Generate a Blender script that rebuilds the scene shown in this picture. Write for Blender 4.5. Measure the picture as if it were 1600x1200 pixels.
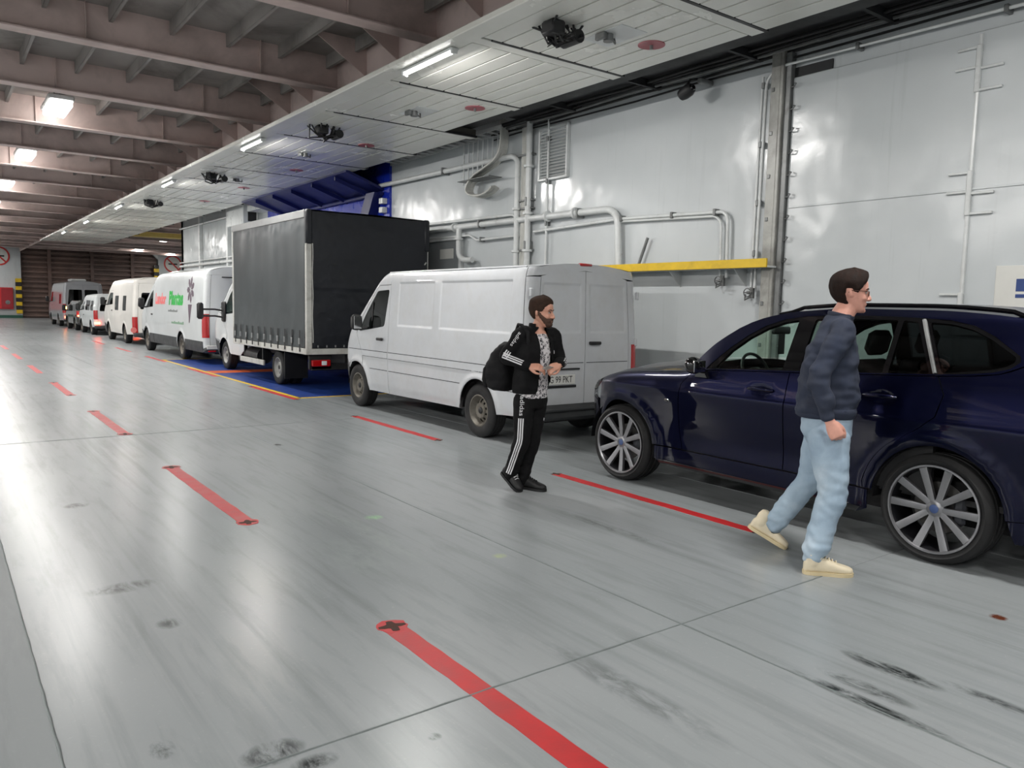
import bpy, bmesh, math, random
from math import pi, sin, cos, sqrt, radians
from mathutils import Vector, Matrix, noise
from mathutils.geometry import tessellate_polygon, delaunay_2d_cdt
random.seed(7)
for _o in list(bpy.data.objects):
    bpy.data.objects.remove(_o)
SC = bpy.context.scene
COL = SC.collection

# ------------------------------------------------------------ camera, world, exposure
cam_data = bpy.data.cameras.new('camera')
cam = bpy.data.objects.new('camera', cam_data)
COL.objects.link(cam)
yaw, pitch, roll = radians(36.880), radians(5.6686), radians(1.2656)
_f = Vector((sin(yaw)*cos(pitch), cos(yaw)*cos(pitch), -sin(pitch)))
_r = Vector((cos(yaw), -sin(yaw), 0)); _u = _r.cross(_f)
_r2 = _r*cos(roll)+_u*sin(roll); _u2 = -_r*sin(roll)+_u*cos(roll)
cam.matrix_world = Matrix(((_r2.x, _u2.x, -_f.x, 0), (_r2.y, _u2.y, -_f.y, 0), (_r2.z, _u2.z, -_f.z, 1.67), (0, 0, 0, 1)))
cam_data.sensor_width = 36.0
cam_data.lens = 1208.5/1600*36.0
cam_data.clip_start = 0.05
cam_data.clip_end = 300
SC.camera = cam
world = bpy.data.worlds.new('world')
SC.world = world
world.use_nodes = True
world.node_tree.nodes['Background'].inputs[0].default_value = (0.5, 0.52, 0.55, 1)
world.node_tree.nodes['Background'].inputs[1].default_value = 0.05
SC.view_settings.view_transform = 'Standard'
SC.view_settings.look = 'None'
SC.view_settings.gamma = 1.0
SC.view_settings.use_curve_mapping = False
SC.view_settings.exposure = 1.54
LAMP = 58.0      # watts of each ceiling floodlight
TUBE = 40.0      # watts of each fluorescent tube
SC.cycles.max_bounces = 7
SC.cycles.diffuse_bounces = 4
SC.cycles.glossy_bounces = 4
SC.cycles.transparent_max_bounces = 16
SC.cycles.sample_clamp_indirect = 3.0
SC.cycles.caustics_reflective = False
SC.cycles.caustics_refractive = False

# ------------------------------------------------------------ materials
def srgb(r, g, b):
    def c(v):
        v /= 255.0
        return v/12.92 if v <= 0.04045 else ((v+0.055)/1.055)**2.4
    return (c(r), c(g), c(b), 1.0)

class NT:
    def __init__(s, name):
        s.m = bpy.data.materials.new(name); s.m.use_nodes = True
        s.t = s.m.node_tree; s.n = s.t.nodes; s.l = s.t.links
        s.b = s.n['Principled BSDF']; s.out = s.n['Material Output']
    def node(s, t, **kw):
        n = s.n.new(t)
        for k, v in kw.items(): setattr(n, k, v)
        return n
    def link(s, a, b): s.l.new(a, b)
    def pos(s, scale=(1, 1, 1), obj=False):
        if obj: src = s.node('ShaderNodeTexCoord').outputs['Object']
        else: src = s.node('ShaderNodeNewGeometry').outputs['Position']
        mp = s.node('ShaderNodeMapping'); mp.inputs['Scale'].default_value = scale
        s.link(src, mp.inputs[0]); return mp.outputs[0]
    def noise(s, vec, scale=5, detail=4, rough=0.55, dist=0.0):
        n = s.node('ShaderNodeTexNoise'); n.inputs['Scale'].default_value = scale
        n.inputs['Detail'].default_value = detail; n.inputs['Roughness'].default_value = rough
        n.inputs['Distortion'].default_value = dist
        if vec is not None: s.link(vec, n.inputs['Vector'])
        return n.outputs['Fac']
    def ramp(s, fac, stops):
        r = s.node('ShaderNodeValToRGB')
        e = r.color_ramp.elements
        while len(e) < len(stops): e.new(0.5)
        for i, (p, c) in enumerate(stops):
            e[i].position = p
            e[i].color = c if len(c) == 4 else (*c, 1)
        s.link(fac, r.inputs[0]); return r.outputs[0]
    def mix(s, fac, a, b, mode='MIX'):
        m = s.node('ShaderNodeMix', data_type='RGBA', blend_type=mode)
        for sock, v in ((m.inputs[0], fac), (m.inputs[6], a), (m.inputs[7], b)):
            if isinstance(v, (int, float)): sock.default_value = v
            elif isinstance(v, tuple): sock.default_value = v
            else: s.link(v, sock)
        return m.outputs[2]
    def math(s, op, a, b=0.0, clamp=False):
        m = s.node('ShaderNodeMath', operation=op); m.use_clamp = clamp
        for sock, v in ((m.inputs[0], a), (m.inputs[1], b)):
            if isinstance(v, (int, float)): sock.default_value = v
            else: s.link(v, sock)
        return m.outputs[0]
    def bump(s, h, strength=0.2, dist=0.01):
        b = s.node('ShaderNodeBump'); b.inputs['Strength'].default_value = strength
        b.inputs['Distance'].default_value = dist
        s.link(h, b.inputs['Height']); s.link(b.outputs[0], s.b.inputs['Normal'])

MATS = {}
def mat(name, col, rough=0.5, metal=0.0, var=0.08, scale=3.0, coat=0.0, dirt=None, dirt_amt=0.3, bump=0.0, bscale=60.0, obj=False, spec=0.5):
    if name in MATS: return MATS[name]
    t = NT(name)
    v = t.pos(obj=obj)
    n = t.noise(v, scale, 5, 0.6)
    c0 = tuple(x*(1-var) for x in col[:3])+(1,); c1 = tuple(min(1, x*(1+var)) for x in col[:3])+(1,)
    c = t.ramp(n, [(0.3, c0), (0.7, c1)])
    if dirt:
        n2 = t.noise(v, scale*0.55, 6, 0.65, 0.6)
        c = t.mix(t.math('MULTIPLY', t.ramp(n2, [(0.48, (0, 0, 0)), (0.75, (1, 1, 1))]), dirt_amt), c, dirt)
    t.link(c, t.b.inputs['Base Color'])
    r = t.ramp(n, [(0.3, (max(0.02, rough*0.85),)*3), (0.7, (min(1, rough*1.15),)*3)])
    t.link(r, t.b.inputs['Roughness'])
    t.b.inputs['Metallic'].default_value = metal
    t.b.inputs['Specular IOR Level'].default_value = spec
    t.b.inputs['Coat Weight'].default_value = coat
    t.b.inputs['Coat Roughness'].default_value = 0.03
    if bump: t.bump(t.noise(v, bscale, 3), bump, 0.004)
    MATS[name] = t.m
    return t.m

def emit(name, col, strength):
    if name in MATS: return MATS[name]
    t = NT(name)
    n = t.noise(t.pos(), 2.0, 2)
    t.b.inputs['Base Color'].default_value = col
    t.link(t.ramp(n, [(0.2, tuple(x*0.95 for x in col[:3])), (0.8, col)]), t.b.inputs['Emission Color'])
    t.b.inputs['Emission Strength'].default_value = strength
    t.m.cycles.emission_sampling = 'NONE'
    MATS[name] = t.m
    return t.m

def glass(name, tint, refl=1.45, rough=0.02):
    if name in MATS: return MATS[name]
    t = NT(name)
    tr = t.node('ShaderNodeBsdfTransparent')
    n = t.noise(t.pos(), 6.0, 2)
    t.link(t.ramp(n, [(0.2, tuple(x*0.96 for x in tint[:3])), (0.8, tint)]), tr.inputs[0])
    gl = t.node('ShaderNodeBsdfGlossy'); gl.inputs['Roughness'].default_value = rough
    fr = t.node('ShaderNodeFresnel'); fr.inputs[0].default_value = refl
    mx = t.node('ShaderNodeMixShader')
    t.link(fr.outputs[0], mx.inputs[0]); t.link(tr.outputs[0], mx.inputs[1]); t.link(gl.outputs[0], mx.inputs[2])
    t.link(mx.outputs[0], t.out.inputs[0])
    MATS[name] = t.m
    return t.m

# ------------------------------------------------------------ mesh helpers
def link_obj(name, me, parent=None):
    o = bpy.data.objects.new(name, me)
    COL.objects.link(o)
    if parent is not None: o.parent = parent
    return o
def tag(o, label=None, cat=None, group=None, kind=None):
    if label: o['label'] = label
    if cat: o['category'] = cat
    if group: o['group'] = group
    if kind: o['kind'] = kind
    return o
def empty(name, loc=(0, 0, 0), rz=0.0, parent=None):
    o = bpy.data.objects.new(name, None); COL.objects.link(o)
    o.location = loc; o.rotation_euler = (0, 0, rz); o.empty_display_size = 0.2
    if parent is not None: o.parent = parent
    return o
def dup(o, parent=None, loc=None):
    c = o.copy(); COL.objects.link(c)
    if parent is not None: c.parent = parent
    if loc is not None: c.location = loc
    return c
def dup_tree(o, parent=None, loc=None):
    kids = list(o.children)
    c = dup(o, parent, loc)
    for k in kids: dup_tree(k, c)
    return c

def area_lamp(name, parent, loc, sx, sy, power, col=(1, .975, .94), rot=(0, 0, 0)):
    d = bpy.data.lights.new(name, 'AREA'); d.shape = 'RECTANGLE'; d.size = sx; d.size_y = sy; d.energy = power; d.color = col
    o = bpy.data.objects.new(name, d); COL.objects.link(o); o.parent = parent; o.location = loc; o.rotation_euler = rot
    return o
class MB:
    def __init__(s): s.v = []; s.f = []
    def add(s, vs, fs, M=None):
        b = len(s.v)
        if M is not None: vs = [M @ Vector(p) for p in vs]
        s.v += [tuple(p) for p in vs]; s.f += [tuple(i+b for i in f) for f in fs]; return s
    def box(s, x0, x1, y0, y1, z0, z1, M=None):
        return s.add([(x0, y0, z0), (x1, y0, z0), (x1, y1, z0), (x0, y1, z0), (x0, y0, z1), (x1, y0, z1), (x1, y1, z1), (x0, y1, z1)],
                     [(0, 3, 2, 1), (4, 5, 6, 7), (0, 1, 5, 4), (1, 2, 6, 5), (2, 3, 7, 6), (3, 0, 4, 7)], M)
    def cbox(s, x0, x1, y0, y1, z0, z1, c, M=None):
        # box with chamfered edges
        X = (x0, x1); Y = (y0, y1); Z = (z0, z1); vs = []; ix = {}
        for i in (0, 1):
            for j in (0, 1):
                for k in (0, 1):
                    sx, sy, sz = (1 if i == 0 else -1), (1 if j == 0 else -1), (1 if k == 0 else -1)
                    p = Vector((X[i], Y[j], Z[k]))
                    ix[i, j, k] = len(vs)
                    vs += [p+Vector((0, sy*c, sz*c)), p+Vector((sx*c, 0, sz*c)), p+Vector((sx*c, sy*c, 0))]
        fs = []
        def V(i, j, k, a): return ix[i, j, k]+a
        for i in (0, 1):
            q = [V(i, 0, 0, 0), V(i, 1, 0, 0), V(i, 1, 1, 0), V(i, 0, 1, 0)]; fs.append(q if i else q[::-1])
        for j in (0, 1):
            q = [V(0, j, 0, 1), V(1, j, 0, 1), V(1, j, 1, 1), V(0, j, 1, 1)]; fs.append(q[::-1] if j else q)
        for k in (0, 1):
            q = [V(0, 0, k, 2), V(1, 0, k, 2), V(1, 1, k, 2), V(0, 1, k, 2)]; fs.append(q if k else q[::-1])
        for i in (0, 1):
            for j in (0, 1):
                q = [V(i, j, 0, 0), V(i, j, 0, 1), V(i, j, 1, 1), V(i, j, 1, 0)]
                fs.append(q if (i == j) else q[::-1])
        for i in (0, 1):
            for k in (0, 1):
                q = [V(i, 0, k, 0), V(i, 0, k, 2), V(i, 1, k, 2), V(i, 1, k, 0)]
                fs.append(q if (i != k) else q[::-1])
        for j in (0, 1):
            for k in (0, 1):
                q = [V(0, j, k, 1), V(0, j, k, 2), V(1, j, k, 2), V(1, j, k, 1)]
                fs.append(q if (j == k) else q[::-1])
        for i in (0, 1):
            for j in (0, 1):
                for k in (0, 1):
                    q = [V(i, j, k, 0), V(i, j, k, 1), V(i, j, k, 2)]
                    fs.append(q if (i+j+k) % 2 else q[::-1])
        return s.add(vs, fs, M)
    def cyl(s, p0, p1, r0, r1=None, n=12, caps=True):
        r1 = r0 if r1 is None else r1
        return s.tube([p0, p1], [r0, r1], n, caps)
    def tube(s, pts, r, n=8, caps=True):
        pts = [Vector(p) for p in pts]
        R = r if isinstance(r, (list, tuple)) else [r]*len(pts)
        t0 = (pts[1]-pts[0]).normalized()
        up = Vector((0, 0, 1)) if abs(t0.z) < 0.9 else Vector((1, 0, 0))
        a = t0.cross(up).normalized(); b = t0.cross(a).normalized()
        vs = []; fs = []
        for i, p in enumerate(pts):
            if i == 0: t = t0
            elif i == len(pts)-1: t = (pts[i]-pts[i-1]).normalized()
            else: t = ((pts[i]-pts[i-1]).normalized()+(pts[i+1]-pts[i]).normalized()).normalized()
            a = (a-t*a.dot(t)).normalized(); b = t.cross(a).normalized()
            for k in range(n):
                w = 2*pi*k/n
                vs.append(p+(a*cos(w)+b*sin(w))*R[i])
        for i in range(len(pts)-1):
            for k in range(n):
                k2 = (k+1) % n
                fs.append((i*n+k, i*n+k2, (i+1)*n+k2, (i+1)*n+k))
        if caps:
            fs.append(tuple(range(n-1, -1, -1))); fs.append(tuple((len(pts)-1)*n+k for k in range(n)))
        return s.add(vs, fs)
    def lathe(s, prof, n=32, M=None, closed=False, a0=0.0, a1=2*pi):
        # profile of (radius, height); axis is local z
        full = abs(a1-a0-2*pi) < 1e-6
        m = n if full else n+1
        vs = []; fs = []
        for k in range(m):
            w = a0+(a1-a0)*k/n
            for (r, h) in prof: vs.append((r*cos(w), r*sin(w), h))
        L = len(prof)
        for k in range(n):
            k2 = (k+1) % m
            for i in range(L-1 if not closed else L):
                j = (i+1) % L
                fs.append((k*L+i, k2*L+i, k2*L+j, k*L+j))
        return s.add(vs, fs, M)
    def prism(s, poly, h0, h1, M=None):
        # polygon in local xy extruded along local z
        n = len(poly)
        vs = [(x, y, h0) for x, y in poly]+[(x, y, h1) for x, y in poly]
        tri = tessellate_polygon([[Vector((x, y, 0)) for x, y in poly]])
        ar = sum(poly[i][0]*poly[(i+1) % n][1]-poly[(i+1) % n][0]*poly[i][1] for i in range(n))
        fs = []
        for t in tri:
            a, b, c = t
            cr = (poly[b][0]-poly[a][0])*(poly[c][1]-poly[a][1])-(poly[b][1]-poly[a][1])*(poly[c][0]-poly[a][0])
            if cr < 0: a, c = c, a
            fs.append((a+n, b+n, c+n)); fs.append((c, b, a))
        for i in range(n):
            j = (i+1) % n
            fs.append((i, j, j+n, i+n) if ar > 0 else (j, i, i+n, j+n))
        return s.add(vs, fs, M)
    def grid(s, rows, closed_u=False):
        # rows: list of equally long point lists
        n = len(rows[0]); b = len(s.v)
        for r in rows: s.v += [tuple(p) for p in r]
        for i in range(len(rows)-1):
            for k in range(n if closed_u else n-1):
                k2 = (k+1) % n
                s.f.append((b+i*n+k, b+i*n+k2, b+(i+1)*n+k2, b+(i+1)*n+k))
        return s
    def mesh(s, name, m=None, smooth=False, angle=40):
        me = bpy.data.meshes.new(name)
        me.from_pydata(s.v, [], s.f); me.update()
        if m is not None: me.materials.append(m)
        if smooth:
            me.polygons.foreach_set('use_smooth', [True]*len(me.polygons))
            me.set_sharp_from_angle(angle=radians(angle))
        return me
    def build(s, name, m=None, parent=None, smooth=False, angle=40):
        return link_obj(name, s.mesh(name, m, smooth, angle), parent)

def arc(cx, cy, r, a0, a1, n):
    return [(cx+r*cos(radians(a0+(a1-a0)*i/n)), cy+r*sin(radians(a0+(a1-a0)*i/n))) for i in range(n+1)]
def rpoly(pts, r, n=4):
    # round the corners of a polygon; r is one radius or a list
    out = []; N = len(pts)
    R = r if isinstance(r, (list, tuple)) else [r]*N
    for i in range(N):
        p = Vector(pts[i]); a = Vector(pts[i-1]); b = Vector(pts[(i+1) % N])
        if R[i] <= 0: out.append(tuple(p)); continue
        da = (a-p); db = (b-p)
        d = min(R[i], da.length*0.45, db.length*0.45)
        q0 = p+da.normalized()*d; q1 = p+db.normalized()*d
        for k in range(n+1):
            t = k/n
            q = q0*(1-t)**2+p*2*t*(1-t)+q1*t*t
            out.append((q.x, q.y))
    return out
def rrect(x0, x1, y0, y1, r, n=4): return rpoly([(x0, y0), (x1, y0), (x1, y1), (x0, y1)], r, n)
def lerp(a, b, t): return a+(b-a)*t
def interp(tab, x):
    if x <= tab[0][0]: return tab[0][1]
    for i in range(len(tab)-1):
        if x <= tab[i+1][0]:
            t = (x-tab[i][0])/(tab[i+1][0]-tab[i][0]); return lerp(tab[i][1], tab[i+1][1], t)
    return tab[-1][1]
def smooth_tab(tab):
    # Catmull-Rom interpolation of a table
    xs = [p[0] for p in tab]; ys = [p[1] for p in tab]; n = len(tab)
    m = []
    for i in range(n):
        if i == 0: m.append((ys[1]-ys[0])/(xs[1]-xs[0]))
        elif i == n-1: m.append((ys[-1]-ys[-2])/(xs[-1]-xs[-2]))
        else:
            d0 = (ys[i]-ys[i-1])/(xs[i]-xs[i-1]); d1 = (ys[i+1]-ys[i])/(xs[i+1]-xs[i])
            m.append(0 if d0*d1 <= 0 else 2*d0*d1/(d0+d1))
    def f(x):
        if x <= xs[0]: return ys[0]+m[0]*(x-xs[0])
        if x >= xs[-1]: return ys[-1]+m[-1]*(x-xs[-1])
        for i in range(n-1):
            if x <= xs[i+1]:
                h = xs[i+1]-xs[i]; t = (x-xs[i])/h
                return ys[i]*(2*t**3-3*t*t+1)+h*m[i]*(t**3-2*t*t+t)+ys[i+1]*(-2*t**3+3*t*t)+h*m[i+1]*(t**3-t*t)
    return f
def sstep(a, b, x):
    t = max(0, min(1, (x-a)/(b-a))); return t*t*(3-2*t)
def rotm(axis, deg): return Matrix.Rotation(radians(deg), 4, axis)
def T(x, y, z): return Matrix.Translation((x, y, z))

def text_mesh(txt, size, m, name, parent, M, extrude=0.001, align='CENTER', xscale=1.0, shear=0.0, bold=0.0):
    cu = bpy.data.curves.new(name, 'FONT'); cu.body = txt; cu.size = size
    cu.align_x = align; cu.align_y = 'CENTER'; cu.extrude = extrude; cu.shear = shear
    cu.resolution_u = 3; cu.offset = bold
    o = bpy.data.objects.new(name, cu); COL.objects.link(o)
    dg = bpy.context.evaluated_depsgraph_get()
    me = bpy.data.meshes.new_from_object(o.evaluated_get(dg))
    bpy.data.objects.remove(o); bpy.data.curves.remove(cu)
    me.transform(M @ Matrix.Diagonal((xscale, 1, 1, 1)))
    me.materials.clear(); me.materials.append(m); me.name = name
    return link_obj(name, me, parent)
# ------------------------------------------------------------ surfaces of the place
WX = 8.5          # face of the casing wall beside the parked vehicles
def floor_material(name='deck_paint', rough=.27, wear=0.0):
    t = NT(name)
    P = t.node('ShaderNodeNewGeometry').outputs['Position']
    def mp(s):
        m = t.node('ShaderNodeMapping'); m.inputs['Scale'].default_value = s; t.link(P, m.inputs[0]); return m.outputs[0]
    big = t.noise(mp((1, 0.5, 1)), 0.55, 3, 0.5, 0.3)
    fine = t.noise(mp((1, 0.12, 1)), 9.0, 6, 0.62, 0.3)
    grit = t.noise(mp((1, 1, 1)), 38.0, 4, 0.6)
    c = t.ramp(big, [(0.28, srgb(136, 142, 144)), (0.5, srgb(147, 152, 154)), (0.72, srgb(157, 161, 163))])
    c = t.mix(t.math('MULTIPLY', t.ramp(fine, [(0.50, (0, 0, 0)), (0.74, (1, 1, 1))]), 0.30), c, srgb(96, 102, 102))
    c = t.mix(t.math('MULTIPLY', t.ramp(grit, [(0.60, (0, 0, 0)), (0.74, (1, 1, 1))]), 0.25), c, srgb(172, 176, 175))
    tyre = t.noise(mp((2.2, 0.05, 1)), 3.0, 5, 0.6, 0.2)
    c = t.mix(t.math('MULTIPLY', t.ramp(tyre, [(0.53, (0, 0, 0)), (0.72, (1, 1, 1))]), 0.28), c, srgb(84, 90, 90))
    # stains with a shape of their own: scuffs, tyre marks, oil spots
    sep = t.node('ShaderNodeSeparateXYZ'); t.link(P, sep.inputs[0])
    edge = t.noise(mp((1, 0.35, 1)), 14.0, 5, 0.7, 0.5)
    def stain(cx, cy, rx, ry, col, amt):
        nonlocal c
        dx = t.math('DIVIDE', t.math('SUBTRACT', sep.outputs[0], cx), rx); dy = t.math('DIVIDE', t.math('SUBTRACT', sep.outputs[1], cy), ry)
        d = t.math('ADD', t.math('MULTIPLY', dx, dx), t.math('MULTIPLY', dy, dy))
        m = t.math('SUBTRACT', 1.0, d, True)
        m = t.math('MULTIPLY', m, t.ramp(edge, [(0.38, (0, 0, 0)), (0.6, (1, 1, 1))]))
        c = t.mix(t.math('MULTIPLY', m, amt, True), c, col)
    dark = srgb(48, 52, 52)
    for s in [(3.17, 1.62, .05, .42, dark, 1.3), (3.30, 1.70, .06, .25, dark, 1.0), (3.57, 1.72, .07, .26, dark, 1.5), (3.66, 1.2, .05, .4, dark, .9),
              (4.72, 1.70, .05, .05, srgb(96, 52, 36), 2.5), (.87, 6.98, .10, .10, dark, 1.0), (.83, 4.82, .22, .10, dark, .9), (.92, 4.14, .07, .08, dark, .8),
              (.95, 2.70, .13, .09, dark, 1.2), (1.05, 2.55, .10, .06, dark, 1.1), (.62, 2.95, .05, .08, dark, .9), (1.5, 2.45, .03, .03, dark, 1.2), (3.2, 8.8, .06, .10, dark, 1.4),
              (2.4, 2.3, .10, .6, dark, .5), (4.1, 4.2, .07, .7, dark, .5), (2.5, 5.2, .10, 1.1, srgb(150, 158, 156), .8), (2.2, 4.6, .25, .5, srgb(150, 158, 156), .6),
              (2.72, 5.4, .08, .08, srgb(150, 190, 150), 1.2), (3.0, 4.1, .06, .06, srgb(165, 180, 130), .8)]:
        stain(*s)
    if wear: c = t.mix(wear, c, srgb(84, 88, 88))
    t.link(c, t.b.inputs['Base Color'])
    t.b.inputs['Roughness'].default_value = rough
    t.b.inputs['Specular IOR Level'].default_value = 0.30
    wav = t.noise(mp((1, 1, 1)), 0.9, 1, 0.4)
    t.bump(t.math('ADD', t.math('MULTIPLY', wav, 2.0), t.math('MULTIPLY', grit, 0.10)), 0.10, 0.012)
    return t.m
M_FLOOR = floor_material()
M_FLOOR_WORN = floor_material('worn_deck_paint', .48, .22)

def wall_material():
    t = NT('white_wall_paint')
    P = t.node('ShaderNodeNewGeometry').outputs['Position']
    def mp(s):
        m = t.node('ShaderNodeMapping'); m.inputs['Scale'].default_value = s; t.link(P, m.inputs[0]); return m.outputs[0]
    n = t.noise(mp((1, 1, 1)), 0.7, 4, 0.55)
    c = t.ramp(n, [(0.3, srgb(184, 189, 191)), (0.7, srgb(194, 198, 200))])
    run = t.noise(mp((1, 7, 0.35)), 1.6, 5, 0.6)
    c = t.mix(t.math('MULTIPLY', t.ramp(run, [(0.60, (0, 0, 0)), (0.8, (1, 1, 1))]), 0.22), c, srgb(140, 143, 142))
    t.link(c, t.b.inputs['Base Color'])
    t.link(t.ramp(n, [(0.3, (0.16,)*3), (0.7, (0.26,)*3)]), t.b.inputs['Roughness'])
    wave = t.noise(mp((1, 0.8, 0.8)), 1.5, 2, 0.5)
    peel = t.noise(mp((1, 1, 1)), 26.0, 3, 0.5)
    t.bump(t.math('ADD', t.math('MULTIPLY', wave, 5.0), t.math('MULTIPLY', peel, 0.10)), 0.5, 0.012)
    return t.m
M_WALL = wall_material()
M_WHITE = mat('white_gloss_paint', srgb(205, 208, 208), 0.3, var=.05, dirt=srgb(130, 130, 125), dirt_amt=.35)
M_BEAM = mat('dirty_primer_beam', srgb(214, 193, 187), 0.5, var=.08, scale=1.3, dirt=srgb(130, 116, 110), dirt_amt=.6, bump=.1, bscale=20)
M_DECKHEAD = mat('dirty_deckhead', srgb(150, 144, 140), 0.6, var=.15, scale=1.2, dirt=srgb(75, 70, 66), dirt_amt=.8, bump=.1, bscale=20)
M_PANEL = mat('pale_deck_panel', srgb(226, 226, 219), 0.25, var=.03, scale=.8, dirt=srgb(168, 164, 152), dirt_amt=.25)
M_GROOVE = mat('dark_groove_shade', srgb(70, 68, 62), .6, var=.15)  # panel frame darkened to put shade into the plank grooves
M_DARK = mat('dark_void_shade', srgb(30, 31, 33), 0.6, var=.2)  # near-black, carries the shade of the soffit and open gaps
M_BLACK = mat('black_plastic', srgb(22, 22, 24), 0.5, var=.1)
M_RUBBER = mat('tyre_rubber', srgb(26, 26, 27), 0.75, var=.15, scale=8)
M_STEEL = mat('grey_steel', srgb(120, 122, 122), 0.45, metal=.4, var=.15, scale=6, dirt=srgb(60, 58, 54), dirt_amt=.6)
M_REDPAINT = mat('red_lane_paint', srgb(182, 38, 42), 0.45, var=.12, scale=7, dirt=srgb(120, 50, 46), dirt_amt=.35, bump=.15, bscale=80)
M_RUST = mat('rust_patch', srgb(66, 40, 30), 0.8, var=.4, scale=22)
M_YELLOW = mat('yellow_paint', srgb(214, 178, 28), 0.45, var=.08, scale=6, dirt=srgb(150, 120, 30), dirt_amt=.5)
M_BLUEFLOOR = mat('blue_deck_paint', srgb(28, 58, 128), 0.4, var=.12, scale=3, dirt=srgb(20, 36, 80), dirt_amt=.5)
M_ORANGE = mat('orange_deck_paint', srgb(205, 92, 40), 0.45, var=.1, scale=6)
M_BLUE = mat('blue_gloss_paint', srgb(22, 44, 158), 0.28, var=.04, scale=2)
M_WELD = mat('weld_bead', srgb(104, 112, 112), 0.5, var=.15, scale=20)
M_RAMP = mat('brown_ramp_paint', srgb(112, 90, 82), 0.45, var=.3, scale=.8, dirt=srgb(40, 30, 28), dirt_amt=.7)
M_LAMP = emit('floodlight_glow', (1.0, 0.97, 0.92, 1), 4.0)
M_TUBE = emit('tube_glow', (1.0, 0.98, 0.95, 1), 4.0)
M_SIGNRED = mat('sign_red', srgb(190, 50, 48), 0.4, var=.05)
M_CABLE = mat('pale_cable', srgb(198, 198, 193), 0.5, var=.1, scale=9)

# ------------------------------------------------------------ floor: steel plates with recessed, welded joints
floor = MB().box(-12.2, 17.7, -9.2, 71.2, -0.16, -0.02).build('floor', M_WELD)
tag(floor, 'grey painted steel car deck with welded plates', kind='structure')
xs = [0.31+2.84*k for k in range(-4, 6)]; xs = [-12.0]+[x for x in xs if x > -11.5]+[17.5]
ys = [2.64+7.7*k for k in range(-1, 9)]; ys = [-9.0]+ys+[71.0]
plate_cache = {}
for i in range(len(xs)-1):
    for j in range(len(ys)-1):
        w, d = round(xs[i+1]-xs[i], 3), round(ys[j+1]-ys[j], 3)
        worn = xs[i+1] < .32
        if (w, d, worn) not in plate_cache:
            plate_cache[w, d, worn] = MB().cbox(0.002, w-0.002, 0.002, d-0.002, -0.02, 0.0, 0.003).mesh('deck_plate', M_FLOOR_WORN if worn else M_FLOOR)
        o = link_obj('deck_plate', plate_cache[w, d, worn], floor); o.location = (xs[i], ys[j], 0)
# raised weld beads along the nearest joints
def bead(p0, p1, r=0.007):
    n = int((Vector(p1)-Vector(p0)).length/0.12); pts = []
    for k in range(n+1):
        q = Vector(p0).lerp(Vector(p1), k/n); pts.append((q.x+random.uniform(-.002, .002), q.y+random.uniform(-.002, .002), -0.003+random.uniform(-.0015, .001)))
    return MB().tube(pts, r, 6).build('weld_bead', M_WELD, floor, True, 80)
bead((-2, 2.64, 0), (4.6, 2.64, 0)); bead((-1, 10.34, 0), (5.0, 10.34, 0)); bead((3.15, 1.0, 0), (3.15, 12, 0)); bead((.31, 1.5, 0), (.31, 12, 0))

def strip(name, m, x0, x1, y0, y1, h=0.0016, wob=0.004, label=None, z=0.0):
    n = max(2, int(abs(y1-y0)/0.12)); L = []; Rr = []
    for k in range(n+1):
        y = lerp(y0, y1, k/n)
        L.append((x0+random.uniform(-wob, wob), y)); Rr.append((x1+random.uniform(-wob, wob), y))
    o = MB().prism(L+Rr[::-1], z-0.001, z+h).build(name, m, floor)
    if label: o['label'] = label
    return o
def rust(parent, x, y, r=.075):
    pts = []
    for k in range(22):
        a = 2*pi*k/22
        rr = r*(0.72+0.28*cos(4*a+.5))*random.uniform(.86, 1.14)
        pts.append((x+rr*cos(a)*1.0, y+rr*sin(a)))
    o = MB().prism(pts, 0.001, 0.0034).build('lashing_pot', M_RUST, parent)
    return o
def halo(parent, x, y, r=.10):
    pts = [(x+r*random.uniform(.85, 1.15)*cos(2*pi*k/18), y+r*random.uniform(.85, 1.15)*sin(2*pi*k/18)) for k in range(18)]
    return MB().prism(pts, -0.001, 0.0022).build('paint_halo', M_REDPAINT, parent)
for k in range(8):                       # lane line between the two middle lanes
    y1 = 3.45+4.66*k; y0 = y1-2.36
    d = strip('lane_dash', M_REDPAINT, 1.795, 1.915, y0, y1, label='red painted lane dash')
    if k < 4:
        for yy in (y0+.03, y1+.02): halo(d, 1.857, yy, .085); rust(d, 1.857, yy, .07)
for k in range(-1, 7):                   # lane line beside the vehicles
    y1 = 5.88+4.68*k; y0 = y1-2.4
    d = strip('lane_dash', M_REDPAINT, 4.94, 5.05, y0, y1, label='red painted lane dash')
    if k < 3:
        for yy in (y0, y1): rust(d, 4.995, yy, .06)
strip('blue_zone', M_BLUEFLOOR, 5.14, WX, 13.05, 23.0, 0.0012, 0.0, 'blue painted floor zone under the truck')
strip('yellow_line', M_YELLOW, 5.06, 5.14, 13.0, 23.1, 0.003, 0.003, 'yellow edge line of the blue zone')
strip('yellow_line', M_YELLOW, 5.06, WX, 12.97, 13.06, 0.003, 0.0, 'yellow edge line of the blue zone')
strip('yellow_line', M_YELLOW, 5.06, WX, 23.0, 23.09, 0.003, 0.0, 'yellow edge line of the blue zone')
strip('orange_bar', M_ORANGE, 5.16, WX, 18.35, 19.0, 0.0024, 0.002, 'orange bar across the blue zone')
strip('orange_line', M_ORANGE, 1.78, 1.90, 38.0, 66.0, 0.002, 0.0, 'faded orange lane line')

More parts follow.
